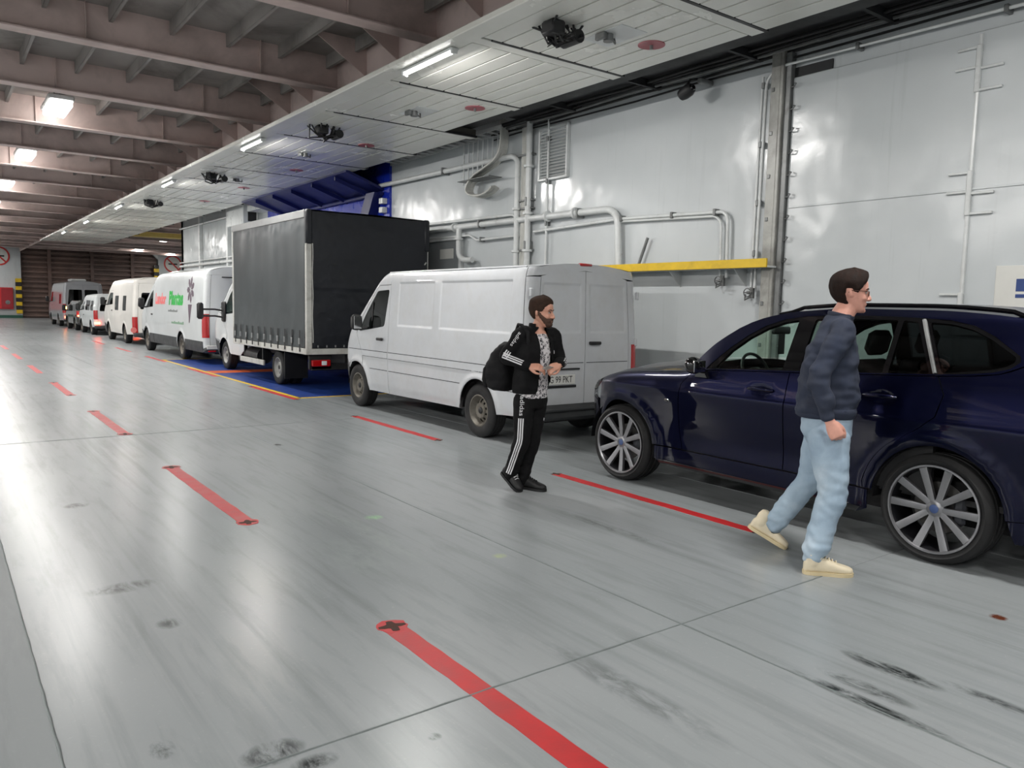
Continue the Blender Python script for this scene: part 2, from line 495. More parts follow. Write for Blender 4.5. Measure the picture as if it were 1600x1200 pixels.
# ------------------------------------------------------------ walls
tag(MB().box(WX, WX+.3, -9, 34.6, 0, 6.3).build('wall_right', M_WALL), 'white painted steel casing wall', kind='structure')
tag(MB().box(WX, 17.5, 34.3, 34.6, 0, 6.3).build('wall_casing_end', M_WALL), 'white end of the casing wall', kind='structure')
tag(MB().box(17.5, 17.8, 34.6, 71.3, 0, 6.3).build('wall_right_far', M_WALL), 'white ship side wall', kind='structure')
tag(MB().box(-12.3, -12, -9, 71.3, 0, 6.3).build('wall_left', M_WALL), 'white ship side wall', kind='structure')
tag(MB().box(-12.3, 8.8, -9.3, -9, 0, 6.3).build('wall_back', M_WALL), 'white bulkhead', kind='structure')
wf = MB().box(-12.3, 5.66, 71.0, 71.6, 0, 6.3)
wf.box(15.55, 17.8, 71.0, 71.6, 0, 6.3); wf.box(5.66, 15.55, 71.0, 71.6, 5.75, 6.3)
tag(wf.build('wall_far', M_WALL), 'white bulkhead around the stern ramp', kind='structure')
ramp = tag(MB().box(5.4, 15.8, 71.65, 71.8, 0, 5.9).build('door_1', M_RAMP), 'closed brown stern ramp with horizontal ribs', kind='structure')
rib = MB().cbox(5.7, 15.5, 71.42, 71.65, 0, .20, .02).mesh('rib', M_RAMP)
for k in range(15):
    o = link_obj('rib', rib, ramp); o.location = (0, 0, .1+.38*k)
for x in (7.6, 10.6, 13.6):
    MB().box(x-.12, x+.12, 71.3, 71.65, 0, 5.7).build('stiffener', M_RAMP, ramp)
cn = MB().prism(rpoly([(15.55, 5.75), (15.55, 5.0), (14.8, 5.75)], 0), 71.02, 71.3, Matrix(((1, 0, 0, 0), (0, 0, 1, 0), (0, 1, 0, 0), (0, 0, 0, 1))))
tag(cn.build('trim_1', M_WHITE), 'rounded corner of the ramp opening', kind='structure')
skirt = MB().box(-12, 5.66, 70.96, 71.0, 0, .22).build('baseboard_far', mat('green_skirting', srgb(30, 80, 66), .5))
tag(skirt, 'dark green skirting of the far bulkhead', kind='structure')

# blue painted section of the casing with its folded ramp
tag(MB().box(WX-.06, WX+.01, 16.05, 24.0, 0.0, 4.9).build('trim_2', M_BLUE), 'blue painted wall section behind the truck', kind='structure')
br = empty('folded_ramp', (7.9, 20, 4.0))
tag(br, 'dark blue steel flap hanging over the truck box', 'ramp')
MX = Matrix(((0, 0, 1, 0), (1, 0, 0, 0), (0, 1, 0, 0), (0, 0, 0, 1)))  # prism xy -> world yz, extrude along x
def at_world(o, parent):
    o.parent = parent; o.matrix_parent_inverse = Matrix.Translation(parent.location).inverted(); return o
M_BLUEDK = mat('dark_blue_paint', srgb(18, 26, 84), 0.4, var=.2, scale=2)
pl = MB(); pl.add([(7.45, 16.2, 4.62), (7.45, 23.4, 4.62), (8.46, 22.6, 4.25), (8.46, 16.3, 4.32), (7.45, 16.2, 4.56), (7.45, 23.4, 4.56), (8.46, 22.6, 4.19), (8.46, 16.3, 4.26)],
               [(0, 1, 2, 3), (7, 6, 5, 4), (0, 4, 5, 1), (1, 5, 6, 2), (2, 6, 7, 3), (3, 7, 4, 0)])
at_world(pl.build('flap_plate', M_BLUEDK), br)
for k in range(5):
    y = 16.9+1.35*k
    at_world(MB().add([(7.5, y, 4.55), (7.5, y+.05, 4.55), (8.44, y+.05, 4.24), (8.44, y, 4.24), (7.5, y, 4.46), (7.5, y+.05, 4.46), (8.44, y+.05, 4.14), (8.44, y, 4.14)],
             [(0, 1, 2, 3), (7, 6, 5, 4), (0, 4, 5, 1), (1, 5, 6, 2), (2, 6, 7, 3), (3, 7, 4, 0)]).build('rib', M_BLUEDK), br)
at_world(MB().cyl((8.38, 16.3, 4.2), (8.38, 22.7, 4.2), .05, n=10).build('hinge_tube', M_BLUEDK, None, True), br)
at_world(MB().prism([(16.32, 4.22), (16.75, 4.22), (17.35, 3.3), (16.9, 3.3)], 8.2, 8.43, MX).build('hinge_arm', M_BLUEDK), br)
for k in range(3):
    z = 3.55+.2*k
    at_world(MB().cbox(8.3, 8.44, 16.14, 16.30, z, z+.13, .01).build('bolt_plate', M_WHITE), br)

# ------------------------------------------------------------ upper deck: plate, web frames, stiffeners
ceil = tag(MB().box(-12.3, 17.8, -9.3, 71.6, 5.74, 5.94).build('ceiling', M_DECKHEAD), 'dirty steel deckhead with transverse web frames', kind='structure')
YB = [9.34+3.2*k for k in range(-5, 19)]
def web_frame(x0, x1):
    m = MB()
    m.box(x0, x1, -.008, .008, 5.22, 5.74)
    m.cbox(x0, x1, -.13, .13, 5.195, 5.22, .004)
    return m.mesh('web_frame', M_BEAM)
wfm = web_frame(-12, 17.5)
stm = MB().box(-.006, .006, -.065, .065, 5.22, 5.74)
wsm = stm.mesh('web_stiffener', M_BEAM)
for y in YB:
    b = link_obj('web_frame', wfm, ceil); b.location = (0, y, 0)
    if 5 < y < 36:
        for k in range(7):
            s = link_obj('web_stiffener', wsm, b); s.location = (4.3-2.43*k, 0, 0)
lst = MB().box(-.006, .006, -9, 71, 5.54, 5.74); lst.box(-.006, .05, -9, 71, 5.54, 5.555)
lsm = lst.mesh('stiffener', M_DECKHEAD)
for k in range(36):
    s = link_obj('stiffener', lsm, ceil); s.location = (-11.6+.81*k, 0, 0)
# deep longitudinal girder above the edge of the hanging deck, with tripping brackets
gm = MB().box(5.6, 5.62, -9, 71, 5.1, 5.74)
tag(gm.build('longitudinal_girder', M_BEAM, ceil))
tb = MB().prism([(5.6, 5.73), (5.6, 5.2), (4.7, 5.73)], -.008, .008, Matrix(((1, 0, 0, 0), (0, 0, 1, 0), (0, 1, 0, 0), (0, 0, 0, 1)))).mesh('bracket', M_BEAM)
for y in YB:
    if y > 2:
        for dy in (1.05, 2.1):
            o = link_obj('bracket', tb, ceil); o.location = (0, y+dy, 0)

# ------------------------------------------------------------ hanging car deck over the parked vehicles
hd = empty('hanging_car_deck', (6, 7.3, 4.6))
tag(hd, 'pale hanging car deck of planked panels above the vehicles', 'car deck')
hd['kind'] = 'structure'
PY = [7.30+2.11*k for k in range(-4, 19)]
plank_near = MB().cbox(0, .245, .20, 2.085, 0, .03, .004).mesh('plank', M_PANEL)
plank_end = MB().cbox(0, .245, .20, 2.085, 0, .03, .004).mesh('plank', M_PANEL)
plank_wide = MB().cbox(0, .56, .20, 2.085, 0, .03, .004).mesh('plank', M_PANEL)
def off(o): o.matrix_parent_inverse = Matrix.Translation(hd.location).inverted(); return o
frame_cache = {}
for y in PY:
    wide = y > 10.5
    xr = 7.75 if wide else 7.13
    if wide not in frame_cache:
        fm = MB().box(4.95, xr, .022, 2.088, .03, .14)
        frame_cache[wide] = (fm.mesh('deck_panel', M_GROOVE), MB().cbox(4.952, xr, .022, .188, 0, .03, .004).mesh('end_strip', M_PANEL))
    p = off(link_obj('deck_panel', frame_cache[wide][0], hd)); p.location = (0, y, 4.6)
    link_obj('end_strip', frame_cache[wide][1], p)
    MB().box(5.1, xr, -.022, .022, -.004, .03).build('joint_dark_strip', M_BLACK, p)  # black strip laid in the open joint to give the gap its shade
    for k in range(8):
        q = link_obj('plank', plank_near, p); q.location = (4.965+.267*k if k else 4.965, 0, 0)
    if wide:
        q = link_obj('plank', plank_wide, p); q.location = (4.965+.267*8, 0, 0)
off(MB().cbox(4.68, 4.94, PY[0], PY[-1]+2.11, 4.585, 4.655, .01).build('edge_beam', M_PANEL, hd))
off(MB().box(5.35, 7.7, PY[0], PY[-1]+2.11, 4.76, 4.95).build('deck_core', M_DARK, hd))
M_REDDISC = mat('faded_red_disc', srgb(168, 92, 100), .5, var=.1, scale=8)
for (x, y) in [(6.52, 6.25), (6.59, 9.85), (6.59, 13.45), (6.64, 17.03), (6.62, 20.6), (6.62, 24.2)]:
    d = off(MB().cyl((x, y, 4.592), (x, y, 4.605), .15, n=24).build('red_disc', M_REDDISC, hd, True))
    off(MB().cyl((x, y, 4.55), (x, y, 4.6), .02, n=8).build('pin', M_STEEL, d, True)); d.children[0].matrix_parent_inverse = Matrix.Identity(4)
for (x, y) in [(5.84, 6.31), (5.91, 10.61), (5.93, 14.97), (5.93, 19.2)]:
    c = off(MB().cbox(x-.02, x+.36, y-.3, y+.3, 4.594, 4.604, .003).build('recess_plate', M_WHITE, hd))
    m = MB().cyl((x+.08, y, 4.52), (x+.08, y, 4.60), .055, n=12); m.cbox(x-.03, x+.02, y-.05, y+.1, 4.53, 4.6, .01); m.tube([(x+.1, y-.03, 4.55), (x+.2, y+.02, 4.53), (x+.22, y+.06, 4.6)], .012, 6)
    k = m.build('locking_pin', M_STEEL, c, True)
def cable_unit(x, y, n):
    m = MB(); r = random.Random(n)
    m.cbox(x-.08, x+.10, y-.14, y+.06, 4.46, 4.6, .02)
    m.cyl((x+.3, y-.12, 4.5), (x+.3, y+.14, 4.5), .07, n=12)
    for k in range(8):
        a = r.uniform(-.20, .05); b = r.uniform(.08, .34)
        m.tube([(x+a, y+r.uniform(-.25, .25), 4.6), (x+a+.05, y+r.uniform(-.2, .2), 4.46+r.uniform(-.05, .03)), (x+(a+b)/2, y+r.uniform(-.2, .2), 4.40+r.uniform(-.03, .05)), (x+b, y+r.uniform(-.2, .2), 4.48), (x+b, y+r.uniform(-.15, .15), 4.6)], .013, 6)
    return m
for n, (x, y) in enumerate([(5.23, 6.45), (5.31, 12.56), (5.3, 18.9), (5.3, 25.2)]):
    u = cable_unit(x, y, n).build('winch_cable_unit', M_BLACK, None, True)
    tag(u, ['black cable winch unit nearest the top edge under the hanging deck', 'black cable winch unit under the hanging deck above the van and truck gap',
            'black cable winch unit under the hanging deck over the black truck box', 'farthest black cable winch unit under the hanging deck'][n], 'winch', 'winch units under the hanging deck')

# ------------------------------------------------------------ lights
def floodlight(x, y, label, z=5.37, power=1.0, side=False, sfrac=.03):
    t = empty('ceiling_light', (x, y, z)); tag(t, label, 'lamp', 'floodlights along the deckhead')
    MB().cbox(-.22, .22, -.62, .62, 0, .10, .02).build('housing', M_WHITE, t)
    MB().cbox(-.19, .19, -.58, .58, -.10, .004, .02).build('diffuser', M_LAMP, t)
    for yy in (-.4, .4): MB().cyl((0, yy, .1), (0, yy, .36), .012, n=6).build('hanger_rod', M_STEEL, t, True)
    area_lamp('lamp_light', t, (0, 0, -.105), .38, 1.16, LAMP*power)
    for s in ((-1, 1) if side else ()): area_lamp('lamp_side_light', t, (0, s*.60, -.05), .34, .08, LAMP*power*sfrac, rot=(s*pi/2, 0, 0))
    return t
ORD = ['nearest bright ceiling light in view, largest of the row', 'second bright ceiling light of the row', 'third bright ceiling light of the row', 'fourth bright ceiling light at the left picture edge', 'fifth ceiling light of the row towards the ramp', 'sixth ceiling light of the row towards the ramp', 'seventh ceiling light of the row towards the ramp', 'eighth ceiling light of the row towards the ramp', 'last ceiling light of the row, nearest the far bulkhead']
for k, y in enumerate([17.8, 24.2, 30.6, 37.0, 43.4, 49.8, 56.2, 62.6, 68.0]):
    floodlight(2.13, y, ORD[k], power=.75, side=(k < 5))
for y in (-1.4,): floodlight(2.13, y, 'bright ceiling light over the camera side of the deck', power=.8)
for x in (-7.2,):
    for y in (-3.0, 3.4, 9.8, 16.2, 22.6, 32.2, 45.0, 57.8):
        floodlight(x, y, 'bright ceiling light over the lanes left of the picture', power=4.8, side=(y < 20), sfrac=.12)
for x_, y, lb in ((11.8, 40, 'nearest'), (11.8, 52, 'second'), (12.5, 63, 'third'), (15.6, 67, 'added farthest')): floodlight(x_, y, lb+' ceiling light beyond the end of the casing wall')  # last one added to brighten the bulkhead right of the ramp
def tube_light(y, label):
    t = empty('tube_light', (4.86, y, 4.55)); tag(t, label, 'lamp', 'tube lights under the deck edge')
    MB().cbox(-.045, .06, -.58, .58, 0.0, .03, .008).build('housing', M_WHITE, t)
    MB().tube([(0, -.55, -.012), (0, .55, -.012)], .022, 10).build('tube', M_TUBE, t, True)
    area_lamp('tube_light_source', t, (0, 0, -.037), .05, 1.08, TUBE, rot=(0, -.32, 0))
    for s in (-1, 1): MB().cbox(-.04, .04, s*.57-.02, s*.57+.02, -.04, .02, .006).build('end_cap', M_WHITE, t)
for k, y in enumerate([8.28, 14.61, 20.94, 27.27, 33.6, 39.9]):
    tube_light(y, ['lit tube light on the deck edge nearest the camera', 'lit tube light on the deck edge above the truck', 'third lit tube light along the deck edge', 'fourth lit tube light along the deck edge', 'fifth lit tube light along the deck edge', 'farthest lit tube light along the deck edge'][k])
tube_light(1.95, 'lit tube light on the deck edge beside the camera'); tube_light(-4.3, 'lit tube light on the deck edge behind the camera')
# ------------------------------------------------------------ curved sheet-metal panels
# fn(s, z) gives a point on the LEFT flank of a vehicle: s runs forward along the side and on around the corners
def surf_normal(fn, s, z):
    e = 0.004
    a = Vector(fn(s+e, z))-Vector(fn(s-e, z)); b = Vector(fn(s, z+e))-Vector(fn(s, z-e))
    n = b.cross(a)
    if n.length < 1e-12: return Vector((-1, 0, 0))
    return n.normalized()
def cut_loops(loops, sl, zl):
    bm = bmesh.new()
    flat = [p for L in loops for p in L]
    vs = [bm.verts.new((p[0], p[1], 0)) for p in flat]
    es = []; b = 0
    for L in loops:
        es += [(b+i, b+(i+1) % len(L)) for i in range(len(L))]; b += len(L)
    bm.free(); bm = bmesh.new()
    co, _e, tf, _a, _b, _c = delaunay_2d_cdt([Vector((p[0], p[1])) for p in flat], es, [], 0, 1e-6)
    vs = [bm.verts.new((p.x, p.y, 0)) for p in co]
    def inside(x, y):
        r = False
        for L in loops:
            for i in range(len(L)):
                (x0, y0), (x1, y1) = L[i-1][:2], L[i][:2]
                if (y0 > y) != (y1 > y) and x < (x1-x0)*(y-y0)/(y1-y0)+x0: r = not r
        return r
    for t in tf:
        c = (co[t[0]]+co[t[1]]+co[t[2]])/3
        if inside(c.x, c.y): bm.faces.new([vs[i] for i in t])
    bmesh.ops.delete(bm, geom=[v for v in bm.verts if not v.link_faces], context='VERTS')
    s0 = min(p[0] for p in flat); s1 = max(p[0] for p in flat); z0 = min(p[1] for p in flat); z1 = max(p[1] for p in flat)
    for ax, lines, a, b in ((0, sl, s0, s1), (1, zl, z0, z1)):
        for v in lines:
            if a+1e-4 < v < b-1e-4:
                co = (v, 0, 0) if ax == 0 else (0, v, 0); no = (1, 0, 0) if ax == 0 else (0, 1, 0)
                bmesh.ops.bisect_plane(bm, geom=bm.verts[:]+bm.edges[:]+bm.faces[:], plane_co=co, plane_no=no, dist=1e-6)
    bm.verts.index_update(); bm.verts.ensure_lookup_table()
    return bm
def frange(a, b, d):
    n = max(1, int(round(abs(b-a)/d))); return [a+(b-a)*i/n for i in range(n+1)]
def panel(name, loops, fn, m, parent, sl=None, zl=None, thick=0.012, mirror=False, off=0.0, both=False):
    if not isinstance(loops[0][0], (tuple, list)): loops = [loops]
    flat = [p for L in loops for p in L]
    if sl is None: sl = frange(min(p[0] for p in flat), max(p[0] for p in flat), .12)
    if zl is None: zl = frange(min(p[1] for p in flat), max(p[1] for p in flat), .08)
    bm = cut_loops(loops, sl, zl)
    P = []; N = []
    for v in bm.verts:
        s, z = v.co.x, v.co.y
        n = surf_normal(fn, s, z); p = Vector(fn(s, z))+n*off
        P.append(p); N.append(n)
    F = []
    for f in bm.faces:
        ids = [v.index for v in f.verts]
        c = (P[ids[1]]-P[ids[0]]).cross(P[ids[2]]-P[ids[0]])
        if c.dot(N[ids[0]]) < 0: ids.reverse()
        F.append(ids)
    vs = list(P); ns = list(N)
    if thick > 0:
        used = {}
        for ids in F:
            for i in range(len(ids)):
                e = (ids[i], ids[(i+1) % len(ids)]); used[e] = 1
        for (a, b) in list(used):
            if (b, a) in used: continue
            k = len(vs)
            q = [P[a], P[b], P[b]-N[b]*thick, P[a]-N[a]*thick]
            fn_ = (q[3]-q[0]).cross(q[1]-q[0])
            if fn_.length < 1e-12: continue
            fn_.normalize(); vs += q; ns += [fn_]*4; F.append([k, k+3, k+2, k+1])
    bm.free()
    if mirror:
        vs = [Vector((-p.x, p.y, p.z)) for p in vs]; ns = [Vector((-n.x, n.y, n.z)) for n in ns]; F = [f[::-1] for f in F]
    me = bpy.data.meshes.new(name)
    me.from_pydata([tuple(p) for p in vs], [], F); me.update()
    me.polygons.foreach_set('use_smooth', [True]*len(me.polygons))
    me.normals_split_custom_set_from_vertices([tuple(n) for n in ns])
    me.materials.append(m)
    o = link_obj(name, me, parent)
    if both: panel(name, loops, fn, m, parent, sl, zl, thick, True, off)
    return o
def text_on(txt, size, m, name, parent, fn, s0, z0, xscale=1.0, off=0.003, rear=False, shear=0.0, bold=0.0):
    o = text_mesh(txt, size, m, name, parent, Matrix.Identity(4), 0.0, 'CENTER', xscale, shear, bold)
    for v in o.data.vertices:
        s = s0-v.co.x; z = z0+v.co.y
        v.co = Vector(fn(s, z))+surf_normal(fn, s, z)*off
    return o

# ------------------------------------------------------------ wheels (axis along local x, outer face towards -x)
MY = Matrix(((0, 0, -1, 0), (1, 0, 0, 0), (0, -1, 0, 0), (0, 0, 0, 1)))   # lathe axis z -> -x, angle kept in the yz plane
M_SPOKE = mat('bright_alloy', srgb(140, 140, 143), 0.38, metal=.8, var=.06, scale=8)
M_RIMDK = mat('dark_alloy', srgb(34, 34, 38), 0.35, metal=.4, var=.1)
M_DISC = mat('brake_steel', srgb(90, 88, 86), 0.4, metal=.8, var=.1, scale=12)
M_STEELRIM = mat('dusty_steel_rim', srgb(112, 108, 100), 0.55, metal=.4, var=.2, scale=14, dirt=srgb(66, 60, 50), dirt_amt=.7)
def tyre_mesh(R, rim, w):
    pr = [(rim-.012, w*.42), (rim+.008, w*.48), (rim+(R-rim)*.45, w*.53), (R-.035, w*.49), (R-.012, w*.44), (R-.002, w*.36)]
    for g in (.22, .0, -.22):
        pr += [(R, w*(g+.06)), (R-.009, w*(g+.05)), (R-.009, w*(g-.05)), (R, w*(g-.06))] if g < .2 else [(R, w*.28), (R-.009, w*.27), (R-.009, w*.19), (R, w*.18)]
    pr += [(R-.002, -w*.36), (R-.012, -w*.44), (R-.035, -w*.49), (rim+(R-rim)*.45, -w*.53), (rim+.008, -w*.48), (rim-.012, -w*.42)]
    return MB().lathe(pr, 56, MY, closed=True)
def alloy_wheel(parent, loc, R=.375, rim=.300, w=.27, flip=False, a0=0.0):
    t = tyre_mesh(R, rim, w).build('wheel', M_RUBBER, parent, True, 35)
    t.location = loc
    if flip: t.rotation_euler = (0, 0, pi)
    h = w*.5
    MB().lathe([(rim+.004, h*.93), (rim+.004, h*1.0), (rim-.010, h*1.02), (rim-.016, h*.93), (rim-.03, h*.6), (rim-.045, -h*.7), (rim-.01, -h*.85)], 56, MY).build('rim_barrel', M_RIMDK, t, True)
    MB().lathe([(rim+.003, h*.99), (rim+.001, h*1.04), (rim-.011, h*1.045), (rim-.016, h*.95)], 56, MY).build('rim_lip', M_SPOKE, t, True)
    MB().lathe([(.0, h*.15), (.175, h*.15), (.175, h*.02), (0, h*.02)], 40, MY).build('brake_disc', M_DISC, t, True)
    m = MB()
    for k in range(12): pass
    MB().cbox(-h*.35, -h*.0, -.17, -.09, -.10, .10, .02).build('brake_caliper', mat('caliper_grey', srgb(70, 72, 78), .45), t)
    # ten spokes in five diverging pairs
    def spoke(a, b, w0, w1):
        p0 = Vector((.052*cos(a), .052*sin(a))); p1 = Vector(((rim-.017)*cos(b), (rim-.017)*sin(b)))
        d = (p1-p0).normalized(); q = Vector((-d.y, d.x)); n = 6; mm = MB(); dd = MB()
        rows = []
        for i in range(n+1):
            u = i/n; c = p0.lerp(p1, u); ww = lerp(w0, w1, u)
            hh = lerp(h*.74, h*.94, u**1.3)
            L = c-q*ww; Rr = c+q*ww
            rows.append([(-hh+.03, L.x*1, L.y), (-hh, L.x, L.y), (-hh-.004, c.x, c.y), (-hh, Rr.x, Rr.y), (-hh+.03, Rr.x, Rr.y)])
        mm.grid(rows)
        return mm
    for k in range(5):
        a = a0+2*pi*k/5+pi/2
        for sg in (-1, 1):
            spoke(a+sg*.42, a+sg*.30, .020, .026).build('spoke', M_SPOKE, t, True, 50)
        # dark web between the two spokes of a pair
    MB().lathe([(0, h*.80), (.030, h*.80), (.034, h*.77), (.062, h*.74), (.068, h*.60), (.05, h*.3)], 24, MY).build('hub', M_SPOKE, t, True)
    MB().lathe([(0, h*.835), (.022, h*.835), (.030, h*.815), (.030, h*.78)], 20, MY).build('centre_cap', mat('cap_blue', srgb(62, 82, 126), .3), t, True)
    for k in range(5):
        a = 2*pi*k/5+a0
        m.cyl((-h*.77, .047*cos(a), .047*sin(a)), (-h*.70, .047*cos(a), .047*sin(a)), .007, n=6)
    for k in range(5): pass
    return t
def steel_wheel(parent, loc, R=.345, rim=.205, w=.22, flip=False, m=None, holes=10):
    m = m or M_STEELRIM
    t = tyre_mesh(R, rim, w).build('wheel', M_RUBBER, parent, True, 35); t.location = loc
    if flip: t.rotation_euler = (0, 0, pi)
    h = w*.5
    MB().lathe([(rim+.003, h*.95), (rim-.012, h*.98), (rim-.02, h*.8), (rim-.05, h*.35), (rim-.055, h*.30)], 40, MY).build('rim_barrel', m, t, True)
    # dish with ventilation holes: ring sectors between the holes
    ro, ri = rim-.055, rim*.52
    MB().lathe([(ri, h*.62), (ri*.92, h*.72), (ri*.8, h*.74), (.045, h*.66), (.043, h*.5)], 32, MY).build('rim_dish', m, t, True)
    for k in range(holes):
        a = 2*pi*k/holes; da = 2*pi/holes*.30
        MB().lathe([(ro, h*.30), (lerp(ri, ro, .5), h*.50), (ri, h*.62)], 3, MY, a0=a-da, a1=a+da).build('dish_web', m, t, True)
    MB().lathe([(0, h*.78), (.03, h*.78), (.043, h*.7), (.045, h*.5)], 20, MY).build('hub_cap', M_BLACK, t, True)
    MB().lathe([(0, h*.1), (ro, h*.1)], 24, MY).build('brake_drum', M_BLACK, t, True)
    return t
def wheel_well(parent, y, z, R, x0, x1, both=True):
    for sg in ((-1, 1) if both else (-1,)):
        m = MB(); rows = []
        for xx in (x0, x1):
            rows.append([(sg*xx, y+R*cos(pi*k/16), max(.12, z+R*sin(pi*k/16))) for k in range(17)])
        m.grid(rows)
        rows = [[(sg*x1, y+R*cos(pi*k/16)*u, max(.12, z+R*sin(pi*k/16)*u)) for k in range(17)] for u in (.05, 1)]
        m.grid(rows)
        m.build('wheel_well', M_BLACK, parent)
def seat(parent, x, y, z, m, w=.46, name='seat'):
    b = MB(); b.cbox(x-w/2, x+w/2, y-.02, y+.5, z, z+.16, .05)
    b.cbox(x-w/2+.01, x+w/2-.01, -.07, .07, 0, .62, .05, T(0, y+.02, z+.12) @ rotm('X', 14))
    o = b.build(name, m, parent, True, 50)
    MB().cbox(x-.13, x+.13, -.05, .05, .66, .86, .04, T(0, y+.02, z+.12) @ rotm('X', 14)).build('headrest', m, o, True, 50)
    return o
def steering_wheel(parent, x, y, z, r=.18):
    M = T(x, y, z) @ rotm('X', 65)
    m = MB(); R0 = [(r+.014*cos(a), .014*sin(a)) for a in [2*pi*k/8 for k in range(8)]]
    m.lathe(R0, 28, M, closed=True)
    m.cbox(-.06, .06, -.05, .05, -.02, .02, .012, M)
    for a in (0, 180, 270): m.cbox(0.03, r, -.018, .018, -.008, .008, .003, M @ rotm('Z', a))
    return m.build('steering_wheel', M_BLACK, parent, True, 50)
# ------------------------------------------------------------ dark blue SUV
def paint(name, col, flake=0.0, rough=.25, coat=1.0, dirt=None, amt=.3):
    t = NT(name); v = t.pos()
    n = t.noise(v, 2.0, 4)
    c = t.ramp(n, [(.3, tuple(x*.94 for x in col[:3])), (.7, tuple(min(1, x*1.05) for x in col[:3]))])
    if dirt:
        d = t.noise(v, 4.0, 6, .65, .5)
        sep = t.node('ShaderNodeSeparateXYZ'); t.link(v, sep.inputs[0])
        c = t.mix(t.math('MULTIPLY', t.ramp(d, [(.42, (0, 0, 0)), (.75, (1, 1, 1))]), amt), c, dirt)
    t.link(c, t.b.inputs['Base Color'])
    t.link(t.ramp(n, [(.3, (rough*.9,)*3), (.7, (rough*1.1,)*3)]), t.b.inputs['Roughness'])
    t.b.inputs['Metallic'].default_value = flake
    t.b.inputs['Coat Weight'].default_value = coat; t.b.inputs['Coat Roughness'].default_value = .02
    MATS[name] = t.m
    return t.m
M_NAVY = paint('navy_metallic_paint', srgb(6, 9, 38), flake=.8, rough=.36, coat=.45)
M_NAVY.node_tree.nodes['Principled BSDF'].inputs['Specular IOR Level'].default_value = .2
M_GLOSSBLK = mat('gloss_black_trim', srgb(9, 9, 11), .12, var=.05, coat=.6)
M_CHROME = mat('chrome_trim', srgb(200, 200, 200), .12, metal=1.0, var=.03)
G_CLEAR = glass('green_tint_glass', (.80, .94, .87, 1))
G_DARK = glass('privacy_glass', (.05, .055, .06, 1))
G_MID = glass('dim_glass', (.30, .36, .34, 1))
G_VAN = glass('van_cab_glass', (.34, .40, .37, 1))
M_HEADL = glass('headlamp_lens', (.85, .88, .9, 1))
M_LENSRED = mat('red_lens', srgb(170, 18, 22), .15, var=.1, coat=.8)
M_LENSWHITE = mat('clear_lens', srgb(220, 224, 226), .12, var=.05, coat=.8)
M_LENSAMB = mat('amber_lens', srgb(220, 110, 30), .15, var=.1, coat=.8)
M_SEAT = mat('dark_seat_leather', srgb(34, 33, 34), .6, var=.15, bump=.1)
M_INNER = mat('dark_cabin_trim', srgb(26, 26, 28), .7, var=.15)

suv = empty('suv', (6.33, 2.38, 0))
tag(suv, 'shiny dark blue SUV with silver alloy wheels parked behind the white panel van', 'car')
_Wp = smooth_tab([(.20, .925), (.30, .955), (.45, .962), (.62, .970), (.80, .988), (.90, .998), (.955, 1.0), (.985, .990), (1.08, .968), (1.18, .940), (1.24, .918), (1.32, .885), (1.45, .825), (1.58, .762), (1.66, .718), (1.72, .665), (1.80, .60)])
_zh = smooth_tab([(1.9, 1.165), (2.2, 1.145), (2.75, 1.105), (3.2, 1.045), (3.5, .965), (3.7, .885), (3.85, .80)])
def suv_fn(s, z):
    w = _Wp(z)
    # crease rises towards the tail
    y = s; x = w
    y0, c, Lc = 3.02, .84, 1.52
    if s > y0:
        th = min(1.0, (s-y0)/Lc)*pi/2
        x = w*max(0.0, cos(th))**.74; y = y0+c*sin(th)**1.12
        if z > .8: y -= (z-.8)*.28*sin(th)
        if z < .35: y -= (.35-z)*.5*sin(th)
    elif s < -.55:
        L2 = 1.35; th = min(1.0, (-.55-s)/L2)*pi/2
        x = w*max(0.0, cos(th))**.5; y = -.55-.55*sin(th)**.9
        if z > 1.0: y += (z-1.0)*.45*sin(th)
    if y > 1.7 and z > .75:
        zt = _zh(min(y, 3.8)); R = .11
        d = zt-z; k = sstep(1.9, 2.35, y)
        if d < R:
            dd = max(0.0, d); x -= k*(R-sqrt(max(0, R*R-(R-dd)**2)))
    for ya in (0.0, 2.98):
        r = sqrt((s-ya)**2+(z-.37)**2)
        x += .020*math.exp(-((r-.475)/.055)**2) if z < .95 else .020*math.exp(-((r-.475)/.055)**2)
    # hollow lower door
    x -= .012*math.exp(-((z-.55)/.10)**2)*sstep(.5, .9, s)*(1-sstep(1.9, 2.4, s))
    # recess around the door handles
    for yh, zh in ((1.40, 1.045), (.42, 1.095)):
        x -= .016*math.exp(-(((s-yh)/.085)**2+((z-zh)/.035)**2))
    return (-x, y, z)
ZL = [.3, .36, .42, .48, .54, .60, .66, .72, .78, .84, .88, .91, .935, .955, .97, .985, 1.0, 1.03, 1.06, 1.09, 1.12, 1.15, 1.18, 1.21, 1.25, 1.3, 1.35, 1.4, 1.45, 1.5, 1.55, 1.6, 1.64, 1.68, 1.72]
SL = frange(-2.0, -.5, .06)+frange(-.45, 3.0, .06)+frange(3.05, 4.6, .05)
g = .004
AF = arc(2.98, .37, .430, 0, 180, 26); AR = arc(0, .37, .438, 0, 180, 26)     # both run rear to rear: angle 0 = forward
# belt line
_belt = smooth_tab([(-.5, 1.40), (-.3, 1.31), (.0, 1.275), (.5, 1.245), (1.2, 1.205), (1.95, 1.165), (2.2, 1.145)])
def beltpts(a, b, n=8): return [(lerp(a, b, i/n), _belt(lerp(a, b, i/n))-.004) for i in range(n+1)]
def P3(*a, **k): return panel(*a, sl=SL, zl=ZL, **k)
